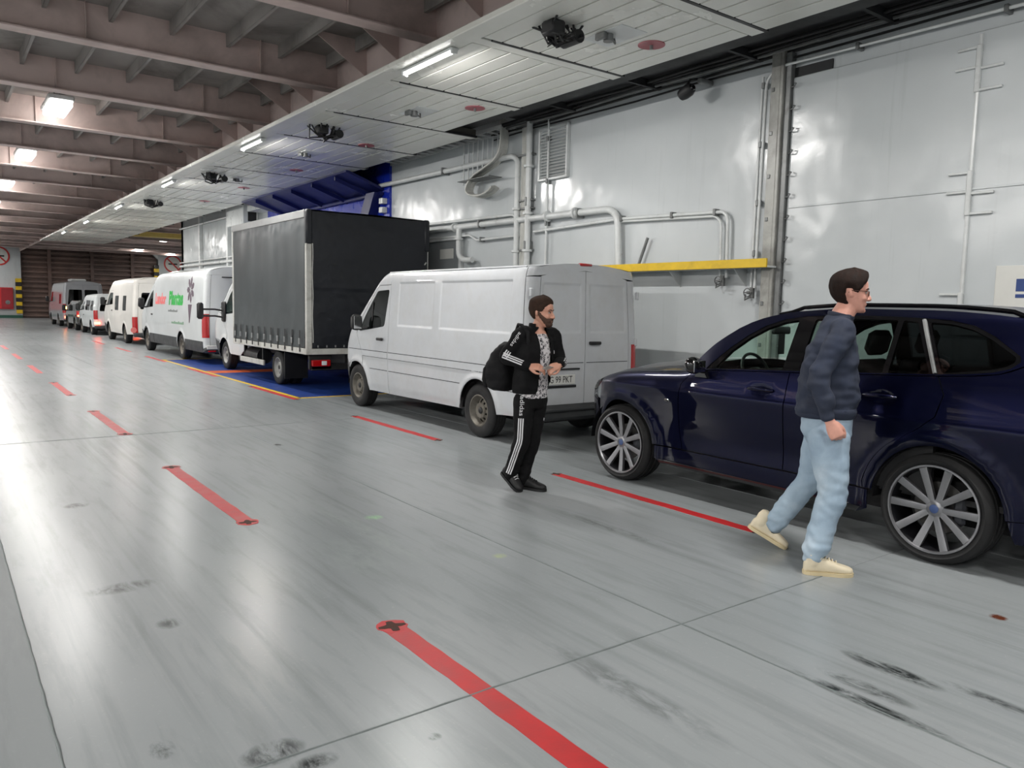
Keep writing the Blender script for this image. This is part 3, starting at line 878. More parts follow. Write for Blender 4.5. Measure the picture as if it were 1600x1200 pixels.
# front door, rear door
fd = [(1.17+g, .43), (2.20, .43), (2.235, .6), (2.24, .85), (2.225, 1.02), (2.12, 1.150)]+beltpts(2.08, 1.17+g)
rearcut = [(x, z) for x, z in arc(0, .37, .52, 12, 60, 10)]
rd = [(.50, .43)]+[(1.17-g, .43)]+beltpts(1.17-g, .06)+[(.0, 1.15), (.03, 1.0), (.14, .90)]+rearcut[::-1]
for mir in (False, True):
    d1 = P3('front_door', fd, suv_fn, M_NAVY, suv, mirror=mir)
    d2 = P3('rear_door', rd, suv_fn, M_NAVY, suv, mirror=mir)
    sg = 1 if mir else -1
    for d, yh, zh in ((d1, 1.40, 1.05), (d2, .42, 1.10)):
        xx = _Wp(zh)
        hm = MB(); pts = []
        for k in range(9):
            u = k/8; pts.append((sg*(xx+.004+.028*sin(pi*u)), yh+.12-.24*u, zh+.006*sin(pi*u)))
        hm.tube(pts, [.010]+[.015]*7+[.010], 8)
        hm.build('door_handle', M_NAVY, d, True, 80)
# front wing
fw = [(2.20+2*g, .43), (2.235+2*g, .6), (2.24+2*g, .85), (2.225+2*g, 1.02), (2.12+2*g, 1.150)]
fw += [(y, _zh(y)-.002) for y in frange(2.22, 3.42, .1)]
fw += [(3.40, .90), (3.42, .80), (3.46, .62)]
fw += [(x, z) for x, z in AF if z > .40 and not (x > 3.35 and z < .60)]
fw += [(2.545, .43)] if fw[-1][0] > 2.5 else []
P3('front_wing', fw, suv_fn, M_NAVY, suv, both=True)
# rear quarter with the tail
rq = [(x, z) for x, z in AR if z > .38]
rq = rq[::-1]   # from the tail side over the arch to the front side
rq += [(.445, .43), (.49, .43)]+[(x+g*.7, z) for x, z in [(.50, .43)]]
rq2 = [(-.44, .40)]+[(x, z) for x, z in AR[::-1] if z > .42]+[(.44, .43), (.495, .43)]
rq2 += [(x-g*2, z+g) for x, z in rearcut]+[(.14-g*2, .90), (.03-g*2, 1.0), (-.0-g*2, 1.15), (.06-2*g, 1.268)]+beltpts(.04, -.5, 8)
rq2 += [(-.62, 1.36), (-.9, 1.2), (-1.05, 1.0), (-1.12, .80), (-1.0, .62), (-.8, .55), (-.62, .42)]
P3('rear_quarter', rq2, suv_fn, M_NAVY, suv, both=True)
P3('rear_bumper', [(-.625, .415), (-.81, .545), (-1.01, .615), (-1.13, .79), (-1.9, .79), (-1.9, .28), (-.5, .26), (-.455, .395)], suv_fn, M_NAVY, suv, both=True)
P3('tail_light', [(-1.06, 1.0), (-1.13, .81), (-1.9, .81), (-1.9, 1.0)], suv_fn, M_LENSRED, suv, both=True)
P3('tailgate', [(-.91, 1.2), (-1.055, 1.005), (-1.9, 1.005), (-1.9, 1.2)], suv_fn, M_NAVY, suv, both=True)
P3('tailgate_glass', [(-.63, 1.37), (-.9, 1.205), (-1.9, 1.205), (-1.9, 1.66), (-.72, 1.66)], suv_fn, G_DARK, suv, both=True)
# sill and skirt
sk = [(.46, .418), (2.52, .418), (2.52, .30), (2.45, .255), (.55, .235), (.46, .28)]
P3('side_skirt', sk, suv_fn, M_NAVY, suv, both=True)
P3('skirt_blade', [(.50, .285), (2.48, .30), (2.46, .262), (.55, .242)], suv_fn, M_GLOSSBLK, suv, both=True, off=.012)
# bumper, lamp, grille
fbp = [(3.395, .60), (3.455, .60), (3.52, .74), (3.65, .765), (4.54, .765), (4.54, .26), (3.55, .26), (3.43, .32), (3.40, .40)]
P3('front_bumper', fbp, suv_fn, M_NAVY, suv, both=True)
P3('bumper_vent', [(3.62, .70), (3.72, .70), (3.80, .36), (3.66, .36)], suv_fn, M_GLOSSBLK, suv, both=True, off=.004)
P3('headlight', [(3.405, .905), (3.425, .80), (3.53, .755), (3.66, .775), (3.98, .775), (3.98, .90), (3.75, .93), (3.52, .955), (3.43, .955)], suv_fn, M_HEADL, suv, both=True, thick=.01)
P3('headlight_bowl', [(3.41, .905), (3.43, .80), (3.53, .76), (3.98, .775), (3.98, .90), (3.52, .95), (3.44, .95)], suv_fn, M_LENSWHITE, suv, both=True, thick=.0, off=-.03)
P3('grille', [(4.0, .775), (4.54, .775), (4.54, .90), (4.0, .90)], suv_fn, M_GLOSSBLK, suv, both=True)
for mir in (-1, 1):       # small side badge on the wing
    MB().cbox(-.03, .03, -.004, .004, -.012, .012, .003, T(mir*.992, 2.38, .86) @ rotm('Z', 90)).build('wing_badge', M_CHROME, suv)
# roof frame, pillars, windows
_zr = smooth_tab([(-.75, 1.50), (-.5, 1.635), (-.21, 1.688), (.25, 1.714), (.81, 1.716), (1.24, 1.690), (1.5, 1.645), (1.7, 1.575), (1.95, 1.41), (2.18, 1.215)])
dlo = [(2.00, 1.172)]+[(1.95, 1.225), (1.80, 1.37), (1.66, 1.482), (1.52, 1.566), (1.36, 1.622), (1.18, 1.652), (.9, 1.668), (.6, 1.668), (.3, 1.660), (.08, 1.648), (-.08, 1.615), (-.22, 1.55), (-.40, 1.43), (-.41, 1.395), (-.36, 1.35), (-.26, 1.318)]+[(y, _belt(y)+.012) for y in (-.1, .1, .4, .8, 1.2, 1.6)]
outer = [(2.19, 1.152)]+[(y, _zr(y)) for y in frange(2.17, -.70, .1)]+[(-.66, 1.40), (-.52, 1.402)]+[(y, b+.006) for y, b in beltpts(-.5, 2.17, 14)]
P3('roof_frame', [outer, dlo], suv_fn, M_NAVY, suv, both=True, thick=.03)
w1 = rpoly([(1.90, 1.188), (1.78, 1.345), (1.64, 1.462), (1.50, 1.545), (1.36, 1.598), (1.235, 1.620), (1.245, 1.228)], [.02, 0, 0, 0, 0, .02, .02])
w2 = rpoly([(1.10, 1.233), (1.095, 1.630), (.9, 1.642), (.445, 1.642), (.445, 1.262)], .02)
w2b = rpoly([(.405, 1.264), (.405, 1.642), (.305, 1.637), (.125, 1.285)], .015)
w3 = rpoly([(.045, 1.292), (.215, 1.632), (.06, 1.622), (-.08, 1.588), (-.21, 1.527), (-.375, 1.425), (-.375, 1.395), (-.33, 1.36), (-.24, 1.335)], [.02, .02, .03, .03, .03, .02, .02, .03, .03])
P3('window_frame', [dlo, w1, w2, w2b, w3], suv_fn, M_GLOSSBLK, suv, both=True, thick=.03, off=-.006)
P3('front_window', w1, suv_fn, G_CLEAR, suv, both=True, thick=0, off=-.012)
P3('rear_window', w2, suv_fn, G_MID, suv, both=True, thick=0, off=-.012)
P3('rear_vent_window', w2b, suv_fn, G_DARK, suv, both=True, thick=0, off=-.012)
P3('quarter_window', w3, suv_fn, G_DARK, suv, both=True, thick=0, off=-.012)
for mir in (-1, 1):       # bright strip under the windows, dull strip on the door frame, roof rail
    pts = [Vector(suv_fn(y, _belt(y)+.008))*1 for y in frange(-.2, 1.98, .12)]
    MB().tube([(-p.x*mir*-1 if mir < 0 else -p.x, p.y, p.z) for p in pts], .009, 6).build('belt_trim', M_GLOSSBLK, suv, True)
    pts = [Vector(suv_fn(lerp(.085, .262, u), lerp(1.285, 1.645, u))) for u in (0, .2, .4, .6, .8, 1)]
    MB().tube([(p.x if mir < 0 else -p.x, p.y, p.z) for p in pts], .014, 6).build('pillar_strip', M_STEEL, suv, True)
    pts = [Vector(suv_fn(y, _zr(y)))+Vector((.045, 0, .030 if -.3 < y < 1.3 else .006)) for y in frange(-.48, 1.46, .1)]
    MB().tube([(p.x if mir < 0 else -p.x, p.y, p.z) for p in pts], .016, 8).build('roof_rail', M_GLOSSBLK, suv, True)
def bridge(name, ys, zf, crown, m, parent, fn, nx=15, edge_in=0.0, skew=0.0):
    rows = []
    for y in ys:
        p = Vector(fn(y, zf(y))); w = -p.x-edge_in
        rows.append([(w*t, p.y+skew*(1-t*t), zf(y)+crown(y)*(1-abs(t)**2.4)) for t in [-1+2*i/(nx-1) for i in range(nx)]])
    return MB().grid(rows).build(name, m, parent, True, 80)
bridge('roof', frange(-.66, 1.70, .08), lambda y: _zr(y)-.004, lambda y: .045*sstep(-.9, -.3, y)*(1-.3*sstep(1.2, 1.7, y))+.01, M_NAVY, suv, suv_fn, edge_in=.0, skew=0)
bridge('hood', frange(2.20, 3.80, .08), lambda y: _zh(y)-.003, lambda y: .085*(1-sstep(3.2, 4.0, y)*.7), M_NAVY, suv, suv_fn)
rows = []
for i in range(9):
    u = i/8; y = lerp(2.16, 1.68, u); z = _zr(y)-.012; w = -suv_fn(y, z)[0]-.03
    rows.append([(w*t, y+.30*(1-t*t)*(1-u*.75), z+.03*(1-t*t)*u) for t in [-1+2*k/14 for k in range(15)]])
MB().grid(rows).build('windshield', G_CLEAR, suv, True, 80)
MB().cbox(-.6, .6, -.72, -.52, 1.66, 1.69, .012).build('roof_spoiler', M_NAVY, suv)
# interior, underbody
MB().box(-.62, .62, -1.0, 3.5, .22, .42).build('underbody', M_BLACK, suv)
MB().box(-.88, .88, -.9, 2.35, .42, .46).build('cabin_floor', M_INNER, suv)
MB().box(-.80, .80, -.95, -.35, .42, 1.18).build('boot_liner', M_INNER, suv)
dm = MB().cbox(-.86, .86, 2.0, 2.36, .6, 1.12, .07)
dm.build('dashboard', M_INNER, suv, True, 50)
for sg in (-1, 1):
    MB().box(sg*.90-.02, sg*.90+.02, .05, 2.15, .45, 1.13).build('door_card', M_INNER, suv)
seat(suv, -.40, .92, .60, M_SEAT, .5, 'driver_seat'); seat(suv, .40, .92, .60, M_SEAT, .5, 'passenger_seat')
seat(suv, -.42, -.12, .66, M_SEAT, .56, 'rear_seat'); seat(suv, .42, -.12, .66, M_SEAT, .56, 'rear_seat'); seat(suv, 0, -.12, .66, M_SEAT, .26, 'rear_seat')
steering_wheel(suv, -.40, 1.86, 1.13, .185)
ms = MB().cbox(-.13, .13, -.02, .02, -.035, .035, .012, T(0, 1.90, 1.51)); ms.cyl((0, 1.92, 1.52), (0, 1.98, 1.57), .012, n=6)
ms.build('inner_mirror', M_BLACK, suv, True, 50)
MB().cbox(-.05, .05, -.003, .003, -.19, 0, .002, T(0, 1.89, 1.48)).build('hanging_tag', M_BLACK, suv)
for sg in (-1, 1):       # door mirrors
    m = MB(); rows = []
    for k in range(7):
        u = k/6; r = [.55, .85, .97, 1, .96, .82, .5][k]
        rows.append([(sg*(lerp(.99, 1.17, u)), 2.02+.075*r*cos(a)-.02*u, 1.20+.078*r*sin(a)+.012*u) for a in [2*pi*j/16 for j in range(16)]])
    m.grid(rows, True); m.f.append(tuple(range(len(m.v)-16, len(m.v)))); m.f.append(tuple(range(15, -1, -1)))
    o = m.build('door_mirror', M_GLOSSBLK, suv, True, 60)
    MB().cbox(sg*1.0 if sg > 0 else -1.15, 1.15 if sg > 0 else -1.0, 1.945, 1.952, 1.15, 1.25, .003).build('mirror_glass', M_CHROME, o)
    MB().prism([(1.93, 1.10), (2.06, 1.10), (2.05, 1.16), (1.97, 1.16)], sg*.90, sg*1.0, MX).build('mirror_foot', M_GLOSSBLK, o)
for yy in (0.0, 2.98):
    wheel_well(suv, yy, .37, .43, .955, .60)
    for sg in (-1, 1):
        alloy_wheel(suv, (sg*.845, yy, .375), flip=(sg > 0), a0=(.25 if yy else .0))
# ------------------------------------------------------------ panel vans
M_VANWHITE = paint('white_van_paint', srgb(190, 193, 197), rough=.35, coat=.6, dirt=srgb(160, 155, 144), amt=.22)
M_VANWHITE2 = paint('clean_white_van_paint', srgb(206, 210, 211), rough=.35, coat=.6)
M_VANGREY = paint('silver_grey_van_paint', srgb(150, 152, 156), flake=.4, rough=.35, coat=.6)
M_CREAM = paint('warm_white_van_paint', srgb(224, 221, 215), rough=.4, coat=.4)
M_CLAD = mat('dark_grey_cladding', srgb(52, 54, 56), .6, var=.12, scale=5, dirt=srgb(90, 88, 82), dirt_amt=.3)
M_PLATE = mat('plate_white', srgb(205, 205, 200), .4, var=.04)
M_INK = mat('black_ink', srgb(20, 20, 22), .5, var=.05)
M_GAP = mat('shut_line_shadow_gap', srgb(40, 40, 42), .8, var=.1)

class Van:
    def __init__(s, W, yr, front, top, prof, cr=.10, cf=.75, roof=.13, lean=.05):
        s.W0 = W; s.yr = yr; s.cr = cr; s.cf = cf; s.top = top; s.roofh = roof; s.lean = lean
        s.prof = smooth_tab(prof); s.front = smooth_tab(front); s.recess = []; s.arches = []
        s.La = pi/2*cr; s.Lc = W+cf*.35; s.Lr = s.La+W-cr
    def w(s, z): return s.W0*s.prof(z)
    def cfz(s, z): return s.cf*lerp(1.0, .48, sstep(.9, s.top, z))
    def yfc(s, z): return s.front(z)
    def lz(s, z): return s.lean*sstep(s.top*.5, s.top, z)
    def fn(s, q, z):
        w = s.w(z); yrc = s.yr+s.cr; f = s.yfc(z); lz = s.lz(z); cf = s.cfz(z)
        if q > f:
            th = min(1.0, (q-f)/s.Lc)*pi/2
            return (-w*max(0.0, cos(th))**.62, f+cf*sin(th)**.95, z)
        if q < yrc:
            d = yrc-q; th = min(pi/2, d/s.cr)
            if d < s.La: return (-(w-s.cr)-s.cr*cos(th), yrc-s.cr*sin(th)+lz, z)
            u = (d-s.La)/(s.W0-s.cr)
            dep = 0.0
            for (a0, a1, z0, z1, dd) in s.recess:
                if a1 <= s.yr: dep += dd*s.mask(q, z, a0, a1, z0, z1)
            return (-(w-s.cr)*(1-u), yrc-s.cr+dep+lz, z)
        x = w
        for (a0, a1, z0, z1, dd) in s.recess:
            if a1 > s.yr: x -= dd*s.mask(q, z, a0, a1, z0, z1)
        for (ya, za, ra) in s.arches:
            r = sqrt((q-ya)**2+(z-za)**2)
            x += .022*math.exp(-((r-ra-.03)/.045)**2)
        return (-x, q+lz*(1-sstep(yrc, yrc+.6, q)), z)
    @staticmethod
    def mask(q, z, a0, a1, z0, z1, e=.022):
        return sstep(a0-e, a0+e, q)*(1-sstep(a1-e, a1+e, q))*sstep(z0-e, z0+e, z)*(1-sstep(z1-e, z1+e, z))
    def lines(s):
        sl = frange(s.yr-s.Lr, s.yr, .12)+[s.yr+s.cr-s.La*k/6 for k in range(7)]+frange(s.yr+s.cr, s.front(s.top), .14)+frange(s.front(s.top), s.front(.8)-.2, .10)+frange(s.front(.8)-.2, s.front(.8)+s.Lc, .06)
        zl = frange(.3, s.top, .08)+[s.top-.02, s.top-.05]
        for (a0, a1, z0, z1, dd) in s.recess:
            for e in (-.022, -.011, 0, .011, .022): sl += [a0+e, a1+e]; zl += [z0+e, z1+e]
        for (ya, za, ra) in s.arches:
            sl += frange(ya-ra-.1, ya+ra+.1, .05); zl += frange(.3, za+ra+.12, .05)
        return sorted(set(round(v, 4) for v in sl)), sorted(set(round(v, 4) for v in zl))
    def rear_s(s, x): # s coordinate on the rear face at a fraction of the half width (0 = centre, 1 = corner)
        return s.yr+s.cr-s.La-(s.W0-s.cr)*(1-x)
    def roof(s, m, parent, name='roof', y1=None, nx=17, crown=None):
        y0 = s.yr+s.lean; y1 = s.front(s.top)+s.cfz(s.top)-.02 if y1 is None else y1; cf = s.cfz(s.top)
        rows = []
        for i in range(25):
            u = i/24; y = lerp(y0, y1, u)
            p = s.fn(max(y, s.yr+s.cr+.001), s.top); w = -p[0]
            # pull the ends in around the corners
            f = s.yfc(s.top)
            if y > f: w = s.w(s.top)*max(.02, (1-((y-f)/cf)**2.4))**.42 if y < f+cf else .02
            if u == 0: w -= s.cr*.8
            h = s.roofh*(sstep(-.35, .12, u))*(1-sstep(.86, 1.05, u)*.8)
            rows.append([(w*t, y, s.top+h*(1-abs(t)**2.6)) for t in [-1+2*k/(nx-1) for k in range(nx)]])
        return MB().grid(rows).build(name, m, parent, True, 80)

def cab_front(v, root, m, zb, zw0, zw1, glassm):
    # bonnet, windscreen and nose as one curved sheet each, left flank to right flank
    def sheet(name, z0, z1, t0, mm, off=0.0, nz=10):
        rows = []
        for i in range(nz+1):
            z = lerp(z0, z1, i/nz); f = v.yfc(z); r = []
            for k in range(25):
                t = -1+2*k/24; q = f+v.Lc*(1-abs(t)*(1-t0))
                p = Vector(v.fn(q, z))
                r.append((p.x if t < 0 else -p.x, p.y+off, p.z))
            rows.append(r)
        return MB().grid(rows).build(name, mm, root, True, 80)
    sheet('bonnet', zb, zw0, -.02, m)
    sheet('windshield', zw0, zw1, .16, glassm)
    return sheet

# --- white panel van in the foreground
van = empty('panel_van', (6.49, 8.10, 0))
tag(van, 'white panel van with grey steel wheels between the black truck and the blue SUV', 'van')
V = Van(.965, -.950, [(.25, 3.55), (.5, 3.68), (.8, 3.70), (.95, 3.69), (1.10, 3.65), (1.23, 3.59), (1.45, 3.37), (1.75, 3.05), (2.02, 2.74), (2.10, 2.62), (2.16, 2.48), (2.24, 2.2)], 2.16,
        [(.28, .955), (.45, .985), (.70, .998), (.95, 1.0), (1.2, .993), (1.5, .977), (1.8, .957), (1.98, .944), (2.06, .934), (2.12, .916), (2.16, .888)], roof=.055, cr=.14, cf=.62, lean=.03)
V.recess = [(1.16, 2.16, 1.36, 1.99, .011), (-.66, .98, 1.36, 1.99, .011)]
rl = V.rear_s(.90); rc = V.rear_s(.06)
V.recess += [(V.rear_s(.10), V.rear_s(.86), 1.38, 1.96, .010), (V.rear_s(.10), V.rear_s(.86), .95, 1.30, .0)]
V.arches = [(0, .345, .40), (3.5, .345, .40)]
vs_, vz_ = V.lines()
def PV(*a, **k): return panel(*a, sl=vs_, zl=vz_, **k)
ar = [(x, z) for x, z in arc(0, .345, .41, 0, 180, 24)]
af = [(x, z) for x, z in arc(3.5, .345, .40, 0, 180, 24)]
side = [(2.425, .31), (.44, .33)]+[(x, z) for x, z in ar if z > .345]+[(-.46, .35), (-.80, .37), (-.885, .44), (-.885, 2.155), (2.425, 2.155)]
PV('body_side', side, V.fn, M_VANWHITE, van, both=True)
fdoor = [(2.433, .31), (3.06, .31), (3.07, .36)]+[(x, z) for x, z in af[::-1] if z > .40 and x < 3.24]+[(3.30, .86), (3.50, 1.19), (3.48, 1.27), (3.29, 1.50), (3.08, 1.71), (2.88, 1.90), (2.80, 1.955), (2.433, 1.965)]
fwin = rpoly([(2.57, 1.335), (3.40, 1.235), (3.415, 1.265), (3.22, 1.50), (3.01, 1.715), (2.85, 1.875), (2.46, 1.895)], [.05, .02, .01, 0, 0, .04, .05])
for mir in (False, True):
    d = PV('cab_door', [fdoor, fwin], V.fn, M_VANWHITE, van, mirror=mir)
    PV('cab_window', fwin, V.fn, G_VAN, d, mirror=mir, thick=0, off=-.008)
    sg = 1 if mir else -1
    MB().cbox(-.035, 0, -.09, .09, -.022, .022, .01, T(sg*.972+(0 if mir else .0)+(.03 if mir else 0), 2.66, 1.135)).build('door_handle', M_BLACK, d, True, 40)
    MB().prism([(3.00, 1.30), (3.03, 1.30), (3.0, 1.70), (2.97, 1.70)], sg*.925, sg*.94, MX).build('quarterlight_bar', M_BLACK, d)
wing = [(3.068, .36)]+[(x, z) for x, z in af[::-1] if z > .40 and x < 3.24]
wing = [(3.308, .86), (3.508, 1.19), (3.52, 1.24), (3.70, 1.24), (3.86, 1.16), (3.90, .93), (3.90, .76)]+[(x, z) for x, z in af if z > .62 and x > 3.24]
PV('front_wing', wing, V.fn, M_VANWHITE, van, both=True)
fb = [(3.895, .755), (4.55, .755), (4.55, .26), (3.96, .27), (3.905, .36)]
fbz = [(3.72, .755)]+[(x, z) for x, z in af[::-1] if x > 3.70 and .40 < z < .74][::1]
PV('front_bumper', [(3.70, .75), (4.69, .755), (4.69, .26), (3.95, .27), (3.905, .40), (3.87, .52), (3.80, .63)], V.fn, M_CLAD, van, both=True)
PV('roof_side', [(2.433, 1.973), (2.80, 1.963), (2.885, 1.908), (3.085, 1.718), (3.295, 1.508), (3.49, 1.275), (3.515, 1.25), (3.72, 1.25), (3.50, 1.45), (3.18, 1.75), (2.88, 2.02), (2.76, 2.10), (2.60, 2.155), (2.433, 2.155)], V.fn, M_VANWHITE, van, both=True)
sh = cab_front(V, van, M_VANWHITE, .755, 1.25, 2.08, G_VAN)
sh('windshield_header', 2.08, 2.16, .0, M_VANWHITE)
for mir in (False, True):     # mouldings along the flank, low body groove
    for nm, z0, z1, a, b in (('side_moulding', .855, .925, .0, 0), ('side_moulding', .845, .85, 0, 0)):
        pass
    PV('side_moulding', [(3.30, .850), (2.44, .850), (2.44, .935), (3.30, .935)], V.fn, M_VANWHITE, van, mirror=mir, off=.010)
    PV('side_moulding', [(2.42, .850), (-.860, .850), (-.860, .935), (2.42, .935)], V.fn, M_VANWHITE, van, mirror=mir, off=.010)
    for (a, b, z) in ((3.04, 2.45, .656), (2.41, .42, .656), (-.42, -.850, .656), (3.30, 2.44, .842), (2.42, -.860, .842), (3.30, 2.44, .938), (2.42, -.860, .938), (3.85, 3.31, .938)):
        PV('body_groove', [(a, z), (b, z), (b, z+.009), (a, z+.009)], V.fn, M_GAP, van, mirror=mir, off=.0015, thick=0)
    PV('shut_line', [(2.424, .33), (2.434, .33), (2.434, 1.97), (2.424, 1.97)], V.fn, M_GAP, van, mirror=mir, off=-.003, thick=0)
    pts = [V.fn(y, 2.152) for y in frange(-.870, 2.60, .2)]
    MB().tube([((p[0]-.004) if not mir else (-p[0]+.004), p[1], p[2]) for p in pts], .012, 6).build('rain_gutter', M_VANWHITE, van, True)
    # dark inner lining behind the shut lines
    sg = 1 if mir else -1
    MB().box(sg*.80-.02, sg*.80+.02, -.8, 2.3, .45, 1.95).build('side_lining', M_INNER, van)
V.roof(M_VANWHITE, van)
# rear: frame, two doors, lamps, bumper, plate
cz = [(q, 2.155+.06*(1-abs(1-((V.yr+V.cr-V.La)-q)/(V.W0-V.cr))**2.6)) for q in frange(V.rear_s(1.0), V.rear_s(0), .08)]
PV('rear_header', [(-.893, 2.04), (-.893, 2.155)]+cz+[(V.rear_s(0), 2.135), (V.rear_s(.9), 2.06)], V.fn, M_VANWHITE, van, both=True)
PV('rear_corner', [(-.893, .46), (-.893, 2.035), (V.rear_s(.93), 2.035), (V.rear_s(.93), .46)], V.fn, M_VANWHITE, van, both=True)
for mir in (False, True):
    door = [(V.rear_s(.92), .48), (V.rear_s(.005), .48), (V.rear_s(.005), 2.128), (V.rear_s(.35), 2.113), (V.rear_s(.75), 2.08), (V.rear_s(.92), 2.045)]
    d = PV('rear_door', door, V.fn, M_VANWHITE, van, mirror=mir)
    sg = 1 if mir else -1
    for z in (.62, 1.25, 1.85):
        MB().cbox(sg*.875-.02, sg*.875+.02, -.975, -.930, z-.05, z+.05, .008).build('hinge', M_VANWHITE, d)
    PV('door_groove', [(V.rear_s(.90), 1.0), (V.rear_s(.03), 1.0), (V.rear_s(.03), 1.008), (V.rear_s(.90), 1.008)], V.fn, M_GAP, d, mirror=mir, thick=0, off=.0015)
    if mir:
        MB().cbox(.06, .24, -.995, -.940, 1.225, 1.265, .01).build('door_handle', M_BLACK, d, True, 40)
    PV('tail_light', [(-.898, .78), (-.898, 1.22), (V.rear_s(.985), 1.22), (V.rear_s(.985), .78)], V.fn, M_LENSRED, van, mirror=mir, off=.012)
MB().cbox(-.93, .93, -1.030, -.870, .31, .50, .04).build('rear_bumper', M_CLAD, van, True, 40)
MB().cbox(-.86, .86, -1.070, -.990, .43, .47, .012).build('bumper_step', M_CLAD, van, True, 40)
MB().cbox(-.10, .10, -.930, -.870, 2.19, 2.225, .01).build('high_brake_light', M_LENSRED, van, True, 40)
pl = MB().cbox(-.68, -.16, -.962, -.948, .745, .862, .004).build('license_plate', M_PLATE, van)
text_mesh('AG 99 PKT', .115, M_INK, 'plate_text', pl, T(-.42, -.964, .803) @ rotm('X', 90), .0005, xscale=.78)
MB().box(-.70, -.14, -.960, -.950, .705, .735).build('plate_frame', M_BLACK, van)
MB().cbox(-.70, -.10, -.980, -.945, .925, .942, .004).build('plate_grab_strip', M_BLACK, van)
for z in (1.84, 1.92):
    MB().cbox(.89, .935, -.82, -.76, z-.028, z+.028, .008).build('red_reflector', M_LENSRED, van)
# cab interior and underside
MB().box(-.80, .80, 1.55, 1.60, .5, 2.05).build('bulkhead', M_INNER, van)
MB().box(-.85, .85, 1.5, 3.3, .42, .46).build('cab_floor', M_INNER, van)
MB().cbox(-.86, .86, 2.95, 3.35, .5, 1.18, .06).build('dashboard', M_INNER, van, True, 40)
seat(van, -.42, 1.75, .85, M_SEAT, .5, 'driver_seat'); seat(van, .35, 1.75, .85, M_SEAT, .8, 'passenger_seat')
steering_wheel(van, -.42, 2.72, 1.22, .21)
MB().box(-.66, .66, -.8, 3.7, .26, .48).build('underbody', M_BLACK, van)
MB().box(-.80, .80, -.870, 1.5, .48, .54).build('load_floor', M_INNER, van)
for sg in (-1, 1):
    m = MB(); rows = []
    for k in range(6):
        u = k/5; r = [.7, .95, 1, 1, .95, .7][k]
        rows.append([(sg*lerp(1.02, 1.19, u), 3.22+.05*r*cos(a), 1.38+.13*r*sin(a)) for a in [2*pi*j/14 for j in range(14)]])
    m.grid(rows, True); m.f.append(tuple(range(len(m.v)-14, len(m.v)))); m.f.append(tuple(range(13, -1, -1)))
    o = m.build('door_mirror', M_BLACK, van, True, 60)
    MB().tube([(sg*.93, 3.16, 1.30), (sg*1.05, 3.22, 1.27), (sg*1.1, 3.22, 1.30)], .02, 6).build('mirror_arm', M_BLACK, o, True)
    MB().cbox(min(sg*1.04, sg*1.17), max(sg*1.04, sg*1.17), 3.165, 3.172, 1.28, 1.48, .003).build('mirror_glass', M_CHROME, o)
for yy in (0.0, 3.5):
    wheel_well(van, yy, .345, .40, .925, .60)
    for sg in (-1, 1): steel_wheel(van, (sg*.835, yy, .345), flip=(sg > 0))
MB().cyl((.45, -.7, .30), (.45, -1.00, .28), .03, n=10).build('exhaust', M_STEEL, van, True)
MB().box(.62, .66, -.62, -.60, .02, .40).build('mud_flap', M_BLACK, van)
# ------------------------------------------------------------ black curtain-sided box truck
truck = empty('box_truck', (6.73, 15.46, 0))
tag(truck, 'white-cabbed truck with a tall black tarpaulin box between the two white vans', 'truck')
M_TARP = mat('black_tarpaulin', srgb(22, 25, 32), .42, var=.2, scale=1.5, bump=.2, bscale=9)
M_CURTAIN = mat('grey_black_side_curtain', srgb(60, 65, 67), .34, var=.2, scale=1.2, bump=.15, bscale=14)
M_FRAMEW = mat('chipped_white_frame', srgb(190, 190, 185), .5, var=.1, scale=5, dirt=srgb(100, 92, 80), dirt_amt=.6)
M_ALU = mat('dull_aluminium', srgb(140, 142, 142), .4, metal=.6, var=.12, scale=6)
bx0, bx1, by0, by1, bz0, bz1 = -1.26, 1.27, -1.90, 2.40, .82, 3.34
def tarp(name, m, f, nu, nv, parent):
    return MB().grid([[f(u/nu, v/nv) for u in range(nu+1)] for v in range(nv+1)]).build(name, m, parent, True, 80)
def fbm(x, y, z, s): return noise.noise(Vector((x*s, y*s, z*s)))
def curtain(u, v):
    y = lerp(by1-.04, by0+.10, u); z = lerp(bz0+.02, bz1-.13, v)
    d = .010*fbm(y, 0, z*.35, 2.2)+.012*sin(y*9.0)*max(0, .18-v)/.18+.012*fbm(y, 3, z, 7)*max(0, .25-v)/.25+.010*fbm(y, 9, z, 6)*max(0, v-.85)/.15
    return (bx0-d, y, z)
tarp('side_curtain', M_CURTAIN, curtain, 90, 50, truck)
def curtain_r(u, v): p = curtain(u, v); return (-p[0]+.01, p[1], p[2])
tarp('side_curtain', M_CURTAIN, curtain_r, 30, 16, truck)
def rear_t(u, v):
    x = lerp(bx0+.10, bx1-.02, u); z = lerp(bz0+.02, bz1-.02, v)
    d = .018*fbm(x, 5, z, 1.6)+.010*abs(fbm(x+z*.6, 1, z-x*.4, 4.0))+.006*fbm(x, 2, z, 11)
    if v < .43: d -= .012
    return (x, by0-.01-d, z)
tarp('rear_tarpaulin', M_TARP, rear_t, 70, 70, truck)
def roof_t(u, v): return (lerp(bx0, bx1, u), lerp(by0, by1, v), bz1+.015*sin(pi*u)+.006*fbm(u*3, v*4, 0, 2))
tarp('roof_tarpaulin', M_TARP, roof_t, 20, 24, truck)
MB().box(bx0+.02, bx1-.02, by1-.04, by1, bz0, bz1).build('front_wall', M_TARP, truck)
MB().cbox(bx0-.015, bx0+.04, by0+.08, by1, bz1-.14, bz1+.005, .01).build('top_rail', M_ALU, truck)
MB().cbox(bx1-.04, bx1+.015, by0+.08, by1, bz1-.14, bz1+.005, .01).build('top_rail', M_ALU, truck)
for x in (bx0, bx1-.09): MB().cbox(x-.01, x+.10, by0-.01, by0+.07, bz0, bz1-.40, .012).build('corner_post', M_FRAMEW, truck)
